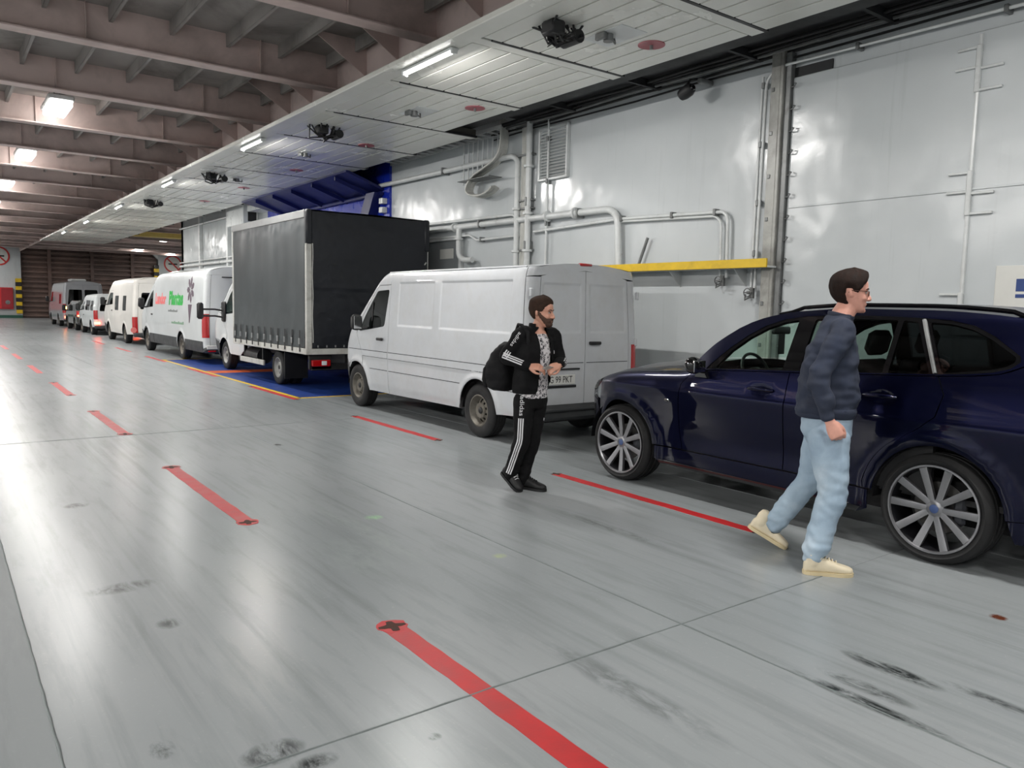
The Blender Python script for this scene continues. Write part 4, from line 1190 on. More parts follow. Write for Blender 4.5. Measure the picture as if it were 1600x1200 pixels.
for x in (bx0-.02, bx1-.10): MB().cbox(x, x+.13, by0-.03, by0+.09, bz1-.62, bz1+.012, .03).build('corner_sleeve', M_TARP, truck, True, 40)
MB().tube([(bx0+.10, by0-.035, bz1-.6)]+[(bx0+.10+.006*sin(k), by0-.035, bz1-.6-.12*k) for k in range(1, 16)], .007, 6).build('tie_rope', M_CABLE, truck, True)
MB().cbox(bx0-.01, bx0+.06, by1-.06, by1+.02, bz0-.08, bz1, .01).build('front_post', M_FRAMEW, truck)
fr = MB().cbox(bx0-.012, bx0+.03, by0, by1, bz0-.10, bz0+.01, .006).build('side_rail', M_FRAMEW, truck)
MB().cbox(bx1-.03, bx1+.012, by0, by1, bz0-.10, bz0+.01, .006).build('side_rail', M_FRAMEW, truck)
MB().cbox(bx0, bx1, by0-.012, by0+.03, bz0-.10, bz0+.01, .006).build('rear_rail', M_FRAMEW, truck)
MB().box(bx0+.03, bx1-.03, by0+.03, by1, bz0-.08, bz0).build('load_bed', M_BLACK, truck)
for k in range(11):          # curtain straps with buckles along the bottom hem
    y = lerp(by1-.2, by0+.3, k/10)
    s_ = MB().cbox(bx0-.026, bx0-.018, y-.022, y+.022, bz0-.06, bz0+.34, .003).build('curtain_strap', M_BLACK, truck)
    MB().cbox(bx0-.040, bx0-.020, y-.03, y+.03, bz0+.08, bz0+.19, .006).build('buckle', M_ALU, s_)
for k in range(14):
    x = lerp(bx0+.2, bx1-.1, k/13)
    MB().cbox(x-.012, x+.012, by0-.045, by0-.02, bz0+.03, bz0+.075, .004).build('tarp_eyelet', M_ALU, truck)
for x in (-.42, .42): MB().box(x-.05, x+.05, by0+.1, 4.4, .50, .72).build('chassis_rail', M_BLACK, truck)
for x in (-1.08, -.80, 1.08, .80):
    pass
for sg in (-1, 1):
    for x in (1.02, .77):
        steel_wheel(truck, (sg*x, 0, .345), flip=(sg > 0), w=.20, m=mat('pale_steel_rim', srgb(150, 150, 146), .5, metal=.3, var=.15, scale=12, dirt=srgb(90, 84, 74), dirt_amt=.5))
    MB().box(sg*.70-.02, sg*1.14+.0 if sg > 0 else -.66, -.46, -.44, .15, .72).build('mud_flap', M_BLACK, truck) if sg > 0 else MB().box(-1.14, -.66, -.46, -.44, .15, .72).build('mud_flap', M_BLACK, truck)
    for z in (.34,): MB().cbox(min(sg*1.16, sg*1.20), max(sg*1.16, sg*1.20), .62, 2.15, z, z+.11, .008).build('side_guard', M_FRAMEW, truck)
    for y in (.75, 1.95): MB().box(min(sg*1.13, sg*1.16), max(sg*1.13, sg*1.16), y, y+.05, z, .72).build('guard_bracket', M_BLACK, truck)
MB().cbox(-1.15, 1.15, by0+.05, by0+.13, .42, .54, .01).build('underrun_bar', M_BLACK, truck)
for sg in (-1, 1):
    l = MB().cbox(sg*.98-.18, sg*.98+.18, by0-.01, by0+.06, .50, .62, .01).build('tail_light', M_LENSRED, truck)
    MB().cbox(sg*.98-.02+sg*-.02, sg*.98+.08+sg*-.02, by0-.02, by0, .52, .60, .006).build('reverse_lens', M_LENSWHITE, l)
    MB().cbox(sg*.98-.22, sg*.98+.22, by0+.05, by0+.10, .44, .70, .01).build('lamp_bracket', M_BLACK, truck)
MB().cyl((-1.0, 1.1, .50), (-1.0, 1.9, .50), .17, n=16).build('air_tank', M_BLACK, truck, True)
MB().cbox(.6, 1.1, .8, 1.9, .35, .7, .04).build('fuel_tank', M_BLACK, truck)

# cab of the truck: a Van front end without its load area
TC = Van(1.0, 2.45, [(.25, 4.35), (.6, 4.62), (.9, 4.64), (1.15, 4.60), (1.4, 4.42), (1.7, 4.1), (2.0, 3.80), (2.2, 3.55), (2.3, 3.3)], 2.25,
         [(.3, .96), (.6, .99), (1.0, 1.0), (1.3, .985), (1.8, .93), (2.1, .89), (2.2, .86), (2.25, .83)], roof=.10, cf=.6, lean=0)
TC.arches = [(4.0, .345, .42)]
ts_, tz_ = TC.lines()
def PT(*a, **k): return panel(*a, sl=ts_, zl=tz_, **k)
cab = empty('cab_group', (0, 0, 0), 0, truck); bpy.data.objects.remove(cab)
afc = arc(4.0, .345, .43, 0, 180, 22)
cdoor = [(2.86, .40), (3.52, .40)]+[(x, z) for x, z in afc[::-1] if z > .45 and x < 3.72]+[(3.80, .95), (4.24, 1.36), (4.22, 1.42), (3.80, 1.86), (3.60, 2.03), (2.86, 2.03)]
cwin = rpoly([(2.98, 1.40), (4.10, 1.34), (4.12, 1.36), (3.72, 1.82), (3.55, 1.95), (2.98, 1.95)], .04)
off_x = -.10
def tfn(q, z): p = TC.fn(q, z); return (p[0]+0.0, p[1], p[2])
for mir in (False, True):
    d = PT('cab_door', [cdoor, cwin], tfn, M_VANWHITE2, truck, mirror=mir)
    PT('cab_window', cwin, tfn, G_VAN, d, mirror=mir, thick=0, off=-.008)
PT('cab_side', [(2.52, .55), (2.85, .40), (2.85, 2.24), (2.52, 2.24)], tfn, M_VANWHITE2, truck, both=True)
PT('cab_pillar', [(2.86, 2.04), (3.60, 2.04), (3.81, 1.87), (4.23, 1.43), (4.26, 1.38), (4.52, 1.38), (4.1, 1.72), (3.8, 2.0), (3.5, 2.24), (2.86, 2.24)], tfn, M_VANWHITE2, truck, both=True)
PT('front_wing', [(3.81, .95), (4.25, 1.36), (4.52, 1.37), (4.8, 1.2), (4.85, .75)]+[(x, z) for x, z in afc if z > .6 and x > 3.75], tfn, M_VANWHITE2, truck, both=True)
PT('front_bumper', [(4.30, .70), (4.85, .74), (5.6, .74), (5.6, .26), (4.5, .27), (4.42, .42)], tfn, M_CLAD, truck, both=True)
tsh = cab_front(TC, truck, M_VANWHITE2, .74, 1.38, 2.16, G_VAN)
tsh('windshield_header', 2.16, 2.25, .0, M_VANWHITE2)
TC.roof(M_VANWHITE2, truck, 'cab_roof')
MB().box(-.9, .9, 2.5, 2.54, .5, 2.2).build('cab_back', M_VANWHITE2, truck)
MB().box(-.85, .85, 2.6, 4.2, .42, .48).build('cab_floor', M_INNER, truck)
MB().cbox(-.86, .86, 3.75, 4.2, .5, 1.25, .06).build('dashboard', M_INNER, truck, True, 40)
seat(truck, -.42, 2.8, .9, M_SEAT, .5, 'driver_seat'); seat(truck, .4, 2.8, .9, M_SEAT, .8, 'passenger_seat')
wheel_well(truck, 4.0, .345, .43, .94, .6)
for sg in (-1, 1):
    steel_wheel(truck, (sg*.86, 4.0, .345), flip=(sg > 0), m=MATS['pale_steel_rim'])
    # long-arm mirror: head outboard on two arms
    mh = MB().cbox(min(sg*1.47, sg*1.62), max(sg*1.47, sg*1.62), 3.98, 4.10, 1.22, 1.62, .04).build('wing_mirror', M_BLACK, truck, True, 40)
    for z in (1.30, 1.46): MB().tube([(sg*.97, 3.98, z-.04), (sg*1.2, 4.04, z), (sg*1.5, 4.04, z)], .022, 8).build('mirror_arm', M_BLACK, mh, True)
    MB().cbox(min(sg*.97, sg*1.04), max(sg*.97, sg*1.04), 3.86, 4.10, 1.16, 1.66, .03).build('mirror_base', M_BLACK, mh, True, 40)

# ------------------------------------------------------------ the other parked vehicles
def make_van(name, label, loc, W, yr, wb, top, front, m, clad=None, clad_z=.55, prof=None, rearwin=None, sidewins=(), R=.345, roof=.12, recess=(), zw=(1.4, 2.2), door=None, lamp=None, cat='van', bump=M_CLAD, glassm=None, cf=.6, doorz=.42, split=True, winm=None):
    root = empty(name, loc); tag(root, label, cat)
    prof = prof or [(.28, .955), (.5, .99), (.9, 1.0), (1.3, .99), (top*.75, .955), (top-.2, .925), (top-.08, .90), (top-.03, .88), (top, .85)]
    v = Van(W, yr, front, top, prof, roof=roof, cf=cf, lean=.05)
    v.arches = [(0, R, R+.07), (wb, R, R+.07)]; v.recess = list(recess)
    sl, zl = v.lines(); sl = sl[::2]; zl = zl[::1]
    def P(*a, **k): return panel(*a, sl=sl, zl=zl, **k)
    z0 = .33; ra = R+.075
    a0 = [p for p in arc(0, R, ra, 0, 180, 18)]; a1 = [p for p in arc(wb, R, ra, 0, 180, 18)]
    dr = wb-1.02; dtop = zw[1]-.12
    ft = v.front(dtop)
    sd = [(dr-.004, z0), (ra+.02, z0)]+[q for q in a0 if q[1] > z0+.04]+[(-ra-.02, z0+.02), (yr+.065, z0+.06), (yr+.065, top-.004), (dr-.004, top-.004)]
    holes = [rpoly(h, .05) for h in sidewins]
    s = P('body_side', [sd]+holes, v.fn, m, root, both=True)
    for h in holes: P('side_window', h, v.fn, winm or G_DARK, root, both=True, thick=0, off=-.006)
    for h in holes: P('window_lining', h, v.fn, M_INNER, root, both=True, thick=0, off=-.05)
    wb0 = zw[0]; 
    fe = [(v.front(z)-.12, z) for z in (wb0-.02, lerp(wb0, dtop, .33), lerp(wb0, dtop, .66), dtop)]
    cd = [(dr+.004, z0), (wb-ra-.02, z0)]+[q for q in a1[::-1] if q[1] > z0+.08 and q[0] < wb-.25]+[(wb-.18, .92)]+fe+[(dr+.004, dtop)]
    cw = rpoly([(dr+.12, wb0+.02), (fe[0][0]-.10, wb0-.02), (fe[1][0]-.06, fe[1][1]), (fe[2][0]-.06, fe[2][1]), (fe[3][0]-.08, dtop-.08), (dr+.12, dtop-.08)], .03)
    for mir in (False, True):
        d = P('cab_door', [cd, cw], v.fn, m, root, mirror=mir)
        P('cab_window', cw, v.fn, glassm or G_VAN, d, mirror=mir, thick=0, off=-.008)
        sg = 1 if mir else -1
        MB().cbox(-.02, .02, -.08, .08, -.02, .02, .008, T(sg*(W-.0), dr+.22, wb0-.22)).build('door_handle', M_BLACK, d)
    P('pillar', [(dr+.004, dtop+.008)]+[(p[0]+.008, p[1]+.004) for p in fe[::-1]]+[(v.front(wb0)+.10, wb0), (v.front(lerp(wb0, dtop, .5))+.06, lerp(wb0, dtop, .5)), (v.front(dtop)+.04, dtop), (v.front(top-.01), top-.004), (dr+.004, top-.004)], v.fn, m, root, both=True)
    P('front_wing', [(wb-.17, .92), (fe[0][0]+.008, fe[0][1]), (v.front(wb0)+.10, wb0-.005), (v.front(.9)+.15, .9), (v.front(.7)+.15, .70)]+[q for q in a1 if q[1] > .60 and q[0] > wb-.24], v.fn, m, root, both=True)
    P('front_bumper', [(wb+ra*.93, .695), (v.front(.7)+v.Lc, .70), (v.front(.7)+v.Lc, .27), (wb+ra+.05, .28), (wb+ra+.01, R)], v.fn, bump, root, both=True)
    sh = cab_front(v, root, m, .70, wb0, top-.10, glassm or G_VAN)
    sh('windshield_header', top-.10, top, .0, m)
    v.roof(m, root)
    cz = [(q, top-.004+roof*.9*(1-abs(1-((v.yr+v.cr-v.La)-q)/(v.W0-v.cr))**2.6)) for q in frange(v.rear_s(1.0), v.rear_s(0), .1)]
    P('rear_header', [(yr+.06, top-.12), (yr+.06, top-.004)]+cz+[(v.rear_s(0), top-.12)], v.fn, m, root, both=True)
    P('rear_corner', [(yr+.06, z0+.1), (yr+.06, top-.124), (v.rear_s(.93), top-.124), (v.rear_s(.93), z0+.1)], v.fn, m, root, both=True)
    for mir in (False, True):
        dd = [(v.rear_s(.92), doorz), (v.rear_s(.005), doorz), (v.rear_s(.005), top-.124), (v.rear_s(.92), top-.124)]
        if rearwin:
            h = rpoly([(v.rear_s(.84), rearwin[0]), (v.rear_s(.07), rearwin[0]), (v.rear_s(.07), rearwin[1]), (v.rear_s(.80), rearwin[1])], .06)
            d = P('rear_door', [dd, h], v.fn, m, root, mirror=mir)
            P('rear_window', h, v.fn, G_DARK, d, mirror=mir, thick=0, off=-.006); P('window_lining', h, v.fn, M_INNER, d, mirror=mir, thick=0, off=-.05)
        else: d = P('rear_door', dd, v.fn, m, root, mirror=mir)
        lz = lamp or (.75, 1.30)
        P('tail_light', [(yr+.075, lz[0]), (yr+.075, lz[1]), (v.rear_s(.94), lz[1]), (v.rear_s(.94), lz[0])], v.fn, M_LENSRED, root, mirror=mir, off=.014)
    MB().cbox(-W*.98, W*.98, yr-.06, yr+.14, .30, doorz+.03, .04).build('rear_bumper', bump, root, True, 40)
    if clad:
        for (a, b) in ((dr-.02, ra+.03), (-ra-.03, yr+.08)):
            P('lower_cladding', [(a, z0-.02), (b, z0-.02), (b, clad_z), (a, clad_z)], v.fn, clad, root, both=True, off=.014)
        P('lower_cladding', [(dr+.01, z0-.02), (wb-ra-.03, z0-.02), (wb-ra-.03, clad_z), (dr+.01, clad_z)], v.fn, clad, root, both=True, off=.014)
    MB().box(-W*.68, W*.68, yr+.1, wb+.3, .26, .46).build('underbody', M_BLACK, root)
    MB().box(-W*.82, W*.82, yr+.15, dr-.3, .46, .5).build('load_floor', M_INNER, root)
    MB().box(-W*.80, W*.80, dr-.45, dr-.40, .5, top-.15).build('bulkhead', M_INNER, root)
    MB().cbox(-W*.88, W*.88, wb-.35, wb+.1, .5, wb0-.1, .05).build('dashboard', M_INNER, root)
    for sg in (-1, 1):
        MB().box(sg*W*.80-.01, sg*W*.80+.01, yr+.2, dr-.5, .45, top-.3).build('side_lining', M_INNER, root)
        yy = v.front(wb0)-.30
        o = MB().cbox(min(sg*(W+.06), sg*(W+.24)), max(sg*(W+.06), sg*(W+.24)), yy-.07, yy+.05, wb0-.02, wb0+.30, .04).build('door_mirror', M_BLACK, root, True, 40)
        MB().tube([(sg*(W-.05), yy+.02, wb0), (sg*(W+.12), yy, wb0)], .025, 6).build('mirror_arm', M_BLACK, o, True)
    for y in (0, wb):
        wheel_well(root, y, R, R+.07, W-.05, W*.62)
        for sg in (-1, 1): steel_wheel(root, (sg*(W-.13), y, R), R=R, rim=R*.6, flip=(sg > 0))
    return root, v, P

iveco, IV, PI_ = make_van('delivery_van', 'white delivery van with red and green lettering and black lower cladding ahead of the truck', (6.62, 23.16, 0), 1.0, -2.26, 4.35, 2.46,
    [(.25, 4.75), (.6, 4.95), (.9, 4.98), (1.15, 4.94), (1.42, 4.62), (1.8, 4.05), (2.1, 3.55), (2.3, 3.15), (2.42, 2.85), (2.46, 2.6)], M_VANWHITE2, clad=M_CLAD, clad_z=.60, zw=(1.42, 2.2), roof=.13, lamp=(.70, 1.32), R=.36)
tr = mat('print_red', srgb(226, 110, 110), .5); tg = mat('print_green', srgb(40, 170, 70), .5); tp = mat('print_mauve', srgb(96, 80, 92), .5); tk = mat('print_grey', srgb(110, 115, 115), .5)
text_on('Landor', .44, tr, 'red_lettering', iveco, IV.fn, 2.45, 1.68, xscale=1.05, bold=.022)
text_on('Plantas', .52, tg, 'green_lettering', iveco, IV.fn, .60, 1.70, xscale=1.10, bold=.028)
tgp = mat('print_pale_green', srgb(120, 160, 130), .5)
for (s0, s1, z, hh, mm) in ((.35, 1.45, 1.32, .07, tk), (-.35, 1.05, .98, .08, tgp)):
    for k in range(9):
        u0 = lerp(s0, s1, (k+.08)/9); u1 = lerp(s0, s1, (k+.86)/9)
        panel('small_print', [(u0, z), (u1, z), (u1, z+hh*(.7+.3*(k % 3 == 0))), (u0, z+hh*(.7+.3*(k % 3 == 0)))], IV.fn, mm, iveco, thick=0, off=.003)
# printed flower on the flank near the tail
random.seed(5)
for k in range(7):
    a = k*2*pi/7; s0, z0 = -.95, 1.95
    pet = [(s0+(.05+.0)*cos(a)+x*cos(a)-y*sin(a), z0+.05*sin(a)+x*sin(a)+y*cos(a)) for x, y in [(0, 0), (.10, .07), (.24, .08), (.33, 0), (.24, -.08), (.10, -.07)]]
    panel('flower_petal', pet, IV.fn, tp, iveco, thick=0, off=.003)
panel('flower_vase', [(-.75, 1.55), (-1.15, 1.55), (-1.02, 1.18), (-.98, 1.05), (-.90, 1.05), (-.88, 1.18)], IV.fn, tp, iveco, thick=0, off=.003)
for (z, mm) in ((1.86, tk), (1.62, tgp)): MB().cbox(-.62, .22, -2.222, -2.208, z-.03, z+.03, .002).build('small_print', mm, iveco)
MB().cbox(-.5, .5, -2.28, -2.235, 2.27, 2.30, .008).build('door_strip', M_BLACK, iveco)
MB().cbox(-.02, .62, -2.05, -1.6, 2.60, 2.78, .03).build('roof_unit', M_BLACK, iveco)
MB().cbox(-.93, -.62, -2.345, -2.325, .40, .50, .01).build('number_plate', M_PLATE, iveco)
MB().cbox(-.90, -.70, -2.345, -2.32, .33, .37, .01).build('rear_reflector', M_LENSRED, iveco)

camper, CV, _p = make_van('camper_van', 'tall cream-white camper van with side windows ahead of the lettered delivery van', (6.78, 32.1, 0), 1.0, -1.6, 3.2, 2.36,
    [(.25, 3.9), (.6, 4.05), (.9, 4.08), (1.15, 4.0), (1.42, 3.75), (1.8, 3.3), (2.1, 2.95), (2.3, 2.6), (2.36, 2.35)], M_CREAM, zw=(1.42, 2.1), roof=.12, lamp=(.42, 1.02), rearwin=(1.3, 1.9),
    sidewins=[[(-.35, 1.22), (.30, 1.22), (.30, 1.78), (-.35, 1.78)], [(1.1, 1.22), (1.85, 1.22), (1.85, 1.78), (1.1, 1.78)]], R=.34, winm=G_MID)
MB().cyl((-.98, -1.62, .55), (-.98, -1.60, .55), .10, n=18).build('round_reflector', mat('pale_red_lens', srgb(214, 120, 116), .3), camper, True)
mini, MV, _p = make_van('minivan', 'small white van with dark rear windows and lit tail lamps ahead of the camper', (6.72, 39.9, 0), .92, -.95, 2.75, 1.80,
    [(.25, 3.3), (.6, 3.42), (.9, 3.35), (1.05, 3.1), (1.25, 2.7), (1.5, 2.3), (1.7, 1.95), (1.8, 1.7)], M_VANWHITE2, zw=(1.10, 1.72), roof=.08, lamp=(.72, 1.12), rearwin=(1.08, 1.60),
    sidewins=[[(-.7, 1.10), (.1, 1.10), (.1, 1.55), (-.6, 1.55)], [(.25, 1.10), (1.5, 1.10), (1.5, 1.56), (.25, 1.56)]], R=.31)
M_BRAKE = emit('lit_brake_lamp', (1.0, .12, .05, 1), 6.0); M_INDIC = emit('lit_amber_lamp', (1.0, .45, .12, 1), 8.0)
for sg in (-1, 1): MB().cbox(sg*.80-.12, sg*.80+.12, -1.03, -1.0, .50, .60, .01).build('brake_lamp', M_BRAKE, mini)
dark, DV, _p = make_van('hatchback', 'dark green grey car half hidden between the minivan and the motorhome', (6.75, 45.3, 0), .90, -.85, 2.65, 1.52,
    [(.25, 3.2), (.6, 3.32), (.8, 3.2), (.95, 2.9), (1.1, 2.45), (1.3, 2.05), (1.45, 1.75), (1.52, 1.55)], paint('dark_olive_paint', srgb(44, 48, 44), rough=.35), zw=(.98, 1.46), roof=.06, lamp=(.72, 1.0), rearwin=(.98, 1.36),
    sidewins=[[(-.5, .98), (.2, .98), (.2, 1.32), (-.4, 1.32)], [(.32, .98), (1.45, .98), (1.45, 1.34), (.32, 1.34)]], R=.31, cat='car')
for sg in (-1, 1): MB().cbox(sg*.78-.1, sg*.78+.1, -.93, -.90, .72, .80, .01).build('brake_lamp', M_BRAKE, dark)
mh, HV, _p = make_van('motorhome', 'grey and white motorhome at the head of the vehicle row by the ramp', (6.95, 52.0, 0), 1.05, -2.0, 3.3, 2.50,
    [(.25, 4.2), (.6, 4.35), (.9, 4.35), (1.15, 4.2), (1.42, 3.9), (1.8, 3.5), (2.1, 3.2), (2.4, 2.9), (2.5, 2.7)], M_VANGREY, zw=(1.42, 2.2), roof=.12, lamp=(.80, 1.30), rearwin=(1.25, 2.12),
    sidewins=[[(-1.2, 1.3), (-.3, 1.3), (-.3, 1.85), (-1.2, 1.85)]], R=.34, cat='motorhome')
for sg in (-1, 1): MB().cbox(sg*.86-.12, sg*.86+.12, -2.09, -2.06, .52, .62, .01).build('brake_lamp', M_BRAKE, mh)
MB().cbox(-1.02, -.86, -2.035, -2.0, 1.02, 1.16, .02).build('indicator_lamp', M_INDIC, mh)
MB().cbox(-.5, .3, -1.0, .2, 2.60, 2.74, .05).build('roof_box', M_WHITE, mh)
# ------------------------------------------------------------ fittings on the casing wall
SF = tag(MB().box(7.16, WX, -9, 11.0, 4.90, 4.98).build('trim_3', M_DARK), 'added dark soffit standing for the shaded gap between hanging deck and wall', kind='structure')  # dark sheet added where the gap beside the wall is only shaded
for k in range(9):
    MB().box(7.2, WX-.02, -4+1.7*k, -3.95+1.7*k, 4.80, 4.90).build('soffit_rib', M_DARK, SF)
for k, (x, z, r, m) in enumerate([(8.42, 4.80, .018, M_BLACK), (8.36, 4.83, .022, M_STEEL), (8.28, 4.85, .018, M_BLACK), (8.45, 4.74, .014, M_BLACK), (8.18, 4.86, .025, M_BLACK)]):
    pts = [(x+.012*sin(i*1.7+k), y, z+.012*sin(i*2.3+k)) for i, y in enumerate(frange(-8.5, 12.0, 1.2))]
    o = MB().tube(pts, r, 7).build('cable_run', m, None, True)
    tag(o, ['black cable along the wall top', 'grey conduit along the wall top', 'black cable on the dark soffit by the wall', 'thin black cable lowest on the wall top', 'thick black cable on the dark soffit'][k], 'cable', 'cables along the wall top')

def pipe(name, pts, r, label, m=None, x=8.40, group='pipes on the casing wall', bend=.12, clamps=(), flanges=(), parent=None, n=10):
    P = [Vector((x if len(p) == 2 else p[2], p[0], p[1])) for p in pts]; out = [P[0]]
    for i in range(1, len(P)-1):
        a, b, c = P[i-1], P[i], P[i+1]
        d = min(bend, (a-b).length*.45, (c-b).length*.45)
        q0 = b+(a-b).normalized()*d; q1 = b+(c-b).normalized()*d
        for k in range(6):
            t = k/5; out.append(q0*(1-t)**2+b*2*t*(1-t)+q1*t*t)
    out.append(P[-1])
    o = MB().tube(out, r, n).build(name, m or M_WHITE, parent, True, 60)
    if parent is None: tag(o, label, 'pipe', group)
    for (y, z) in clamps:
        MB().cbox(x-r-.015, WX-.003, y-.02, y+.02, z-r-.02, z+r+.02, .006).build('pipe_clamp', M_STEEL, o)
    for (y, z, ax) in flanges:
        a, b = ((x, y-.02, z), (x, y+.02, z)) if ax == 'y' else ((x, y, z-.02), (x, y, z+.02))
        MB().cyl(a, b, r*1.65, n=14).build('flange', M_WHITE, o, True)
    return o
pipe('water_pipe', [(24.0, 3.26), (8.62, 3.20), (8.55, 2.2)], .055, 'thick white pipe running along the wall and bending down above the van', bend=.28, clamps=[(16.6, 3.23), (12.3, 3.22), (9.5, 3.2)], flanges=[(13.2, 3.22, 'y'), (10.3, 3.21, 'y'), (9.6, 3.205, 'y')])
pipe('water_pipe', [(14.6, 3.36), (11.3, 3.32), (11.2, 3.25)], .026, 'thin white pipe just above the thick pipe', x=8.42)
pipe('water_pipe', [(14.6, 3.06), (13.1, 3.04), (12.7, 3.04), (12.45, 2.93), (11.1, 2.94)], .022, 'thin kinked white pipe below the thick pipe', x=8.42, bend=.06, clamps=[(12.3, 2.94)])
pipe('water_pipe', [(10.7, 2.98), (8.58, 3.04), (6.66, 2.985), (6.59, 2.9), (6.57, 2.12)], .024, 'thin pipe pair bending down behind the yellow ledge', x=8.43, bend=.08, clamps=[(7.55, 3.01), (6.8, 2.99), (8.55, 3.04)])
pipe('water_pipe', [(8.6, 3.0), (6.80, 2.94), (6.70, 2.85), (6.68, 2.14)], .018, 'thinner inner pipe of the pair behind the yellow ledge', x=8.44, bend=.08)
pipe('water_pipe', [(10.82, 2.3), (10.82, 4.85)], .055, 'thick upright white pipe behind the van roof', x=8.38, clamps=[(10.82, 3.5), (10.82, 2.75)], flanges=[(10.82, 4.1, 'z'), (10.82, 3.3, 'z'), (10.82, 2.66, 'z')])
pipe('water_pipe', [(11.14, 2.3), (11.14, 4.25), (11.3, 4.34), (16.4, 4.38)], .05, 'white pipe rising beside the cables and turning along the wall', x=8.38, bend=.12, clamps=[(13.6, 4.36)], flanges=[(11.14, 3.4, 'z'), (11.14, 2.66, 'z')])
pipe('water_pipe', [(10.36, 2.3), (10.36, 4.85)], .022, 'thin upright conduit beside the louvre', x=8.43, clamps=[(10.36, 3.8), (10.36, 4.5), (10.36, 3.1)])
pipe('water_pipe', [(12.99, 3.18), (12.99, 2.66), (12.80, 2.56), (12.5, 2.56)], .055, 'short white pipe elbow dropping from the thick pipe', x=8.36, bend=.14, flanges=[(12.99, 2.98, 'z')])
pipe('conduit', [(6.19, 1.98), (6.17, 4.60)], .018, 'left one of the twin thin conduits beside the steel post', x=8.45, clamps=[(6.15, 3.05), (6.15, 3.77), (6.15, 4.49), (6.16, 2.42)])
pipe('conduit', [(6.10, 1.98), (6.08, 4.55), (5.85, 4.66), (3.3, 4.63), (-2, 4.60)], .018, 'right one of the twin thin conduits, bending along above the big door', x=8.40, bend=.1, clamps=[(4.9, 4.65), (3.4, 4.63), (1.6, 4.62)])
for (y, z, lb) in ((6.15, 1.92, 'small grey valve under the twin thin conduits'), (6.62, 2.08, 'small grey valve under the bent pipe pair')):
    m = MB().cyl((8.42, y, z-.07), (8.42, y, z+.07), .032, n=10); m.cyl((8.42, y, z), (8.32, y, z), .018, n=8)
    m.lathe([(.05, -.008), (.06, 0), (.05, .008)], 14, T(8.32, y, z) @ rotm('Y', 90), closed=True); m.cbox(8.31, 8.33, y-.055, y+.055, z-.008, z+.008, .003)
    m.tube([(8.42, y+.02, z-.05), (8.40, y+.09, z-.09), (8.42, y+.10, z-.02)], .012, 6)
    tag(m.build('pipe_valve', M_STEEL, None, True, 50), lb, 'valve', 'valves on the casing wall')
# cable bundle between the upright pipes
cb = empty('cable_tray', (8.45, 10.98, 2.3)); tag(cb, 'upright tray of thin cables between the two white pipes', 'cable tray')
for k in range(7):
    y = 10.89+.03*k
    at_world(MB().tube([(8.42, y+.004*sin(i*1.3+k), 2.3+.25*i) for i in range(11)], .011, 6).build('cable', M_CABLE, None, True), cb)
for z in (2.66, 3.38, 3.52, 4.3): at_world(MB().cbox(8.38, 8.49, 10.75, 11.2, z, z+.03, .006).build('cross_bar', M_STEEL), cb)
# louvred vent
lv = empty('louvre_vent', (8.45, 10.2, 3.8)); tag(lv, 'white louvred vent high on the casing wall', 'vent')
for (y0, y1, z0, z1) in ((9.90, 10.62, 4.66, 4.70), (9.90, 10.62, 3.82, 3.86), (9.88, 9.92, 3.82, 4.70), (10.60, 10.64, 3.82, 4.70)):
    at_world(MB().cbox(8.43, 8.5, y0, y1, z0, z1, .005).build('frame', M_WHITE), lv)
for k in range(15):
    z = 3.88+.052*k
    at_world(MB().add([(8.44, 9.93, z), (8.44, 10.59, z), (8.49, 10.59, z+.035), (8.49, 9.93, z+.035), (8.446, 9.93, z-.008), (8.446, 10.59, z-.008), (8.496, 10.59, z+.027), (8.496, 9.93, z+.027)],
             [(0, 1, 2, 3), (7, 6, 5, 4), (0, 4, 5, 1), (1, 5, 6, 2), (2, 6, 7, 3), (3, 7, 4, 0)]).build('slat', M_WHITE), lv)
# ladder tray with the hanging cable loop
lt = empty('cable_ladder', (8.3, 14, 4.8)); tag(lt, 'white cable ladder along the top of the wall', 'cable tray')
for x in (8.12, 8.44): at_world(MB().cbox(x-.012, x+.012, 11.3, 16.0, 4.78, 4.85, .004).build('rail', M_WHITE), lt)
for k in range(16): at_world(MB().cbox(8.12, 8.44, 11.50+.28*k, 11.53+.28*k, 4.79, 4.82, .004).build('rung', M_WHITE), lt)
hb = empty('cable_loop', (8.3, 12.4, 4.3)); tag(hb, 'pale bundle of thick cables hanging in a loop from the ladder', 'cable bundle')
path = [(y-.42, z) for y, z in [(11.9, 5.0), (11.88, 4.75), (11.92, 4.48), (12.1, 4.32), (12.4, 4.22), (12.75, 4.12), (12.95, 3.98), (12.98, 3.86), (12.82, 3.77), (12.55, 3.74), (12.3, 3.78), (12.14, 3.86)]]
for k in range(7):
    pts = [(8.20+.035*k, y+.012*(k-3), z-.008*abs(k-3)) for y, z in path]
    sm = []
    for i in range(len(pts)-1):
        p0, p1, p2, p3 = [Vector(pts[max(0, min(len(pts)-1, j))]) for j in (i-1, i, i+1, i+2)]
        for u in (0, .33, .66): sm.append(.5*((2*p1)+(-p0+p2)*u+(2*p0-5*p1+4*p2-p3)*u*u+(-p0+3*p1-3*p2+p3)*u**3))
    at_world(MB().tube(sm+[Vector(pts[-1])], .018, 7).build('cable', M_CABLE, None, True), hb)
for k in range(9):
    y = 12.85-.16*k
    at_world(MB().cyl((8.36, y, 4.0+.05*k), (8.36, y, 4.78), .014, n=6).build('hanger_rod', M_WHITE, None, True), hb)
at_world(MB().cbox(8.15, 8.45, 11.7, 12.75, 4.02, 4.035, .003).build('spreader_bar', M_STEEL), hb)
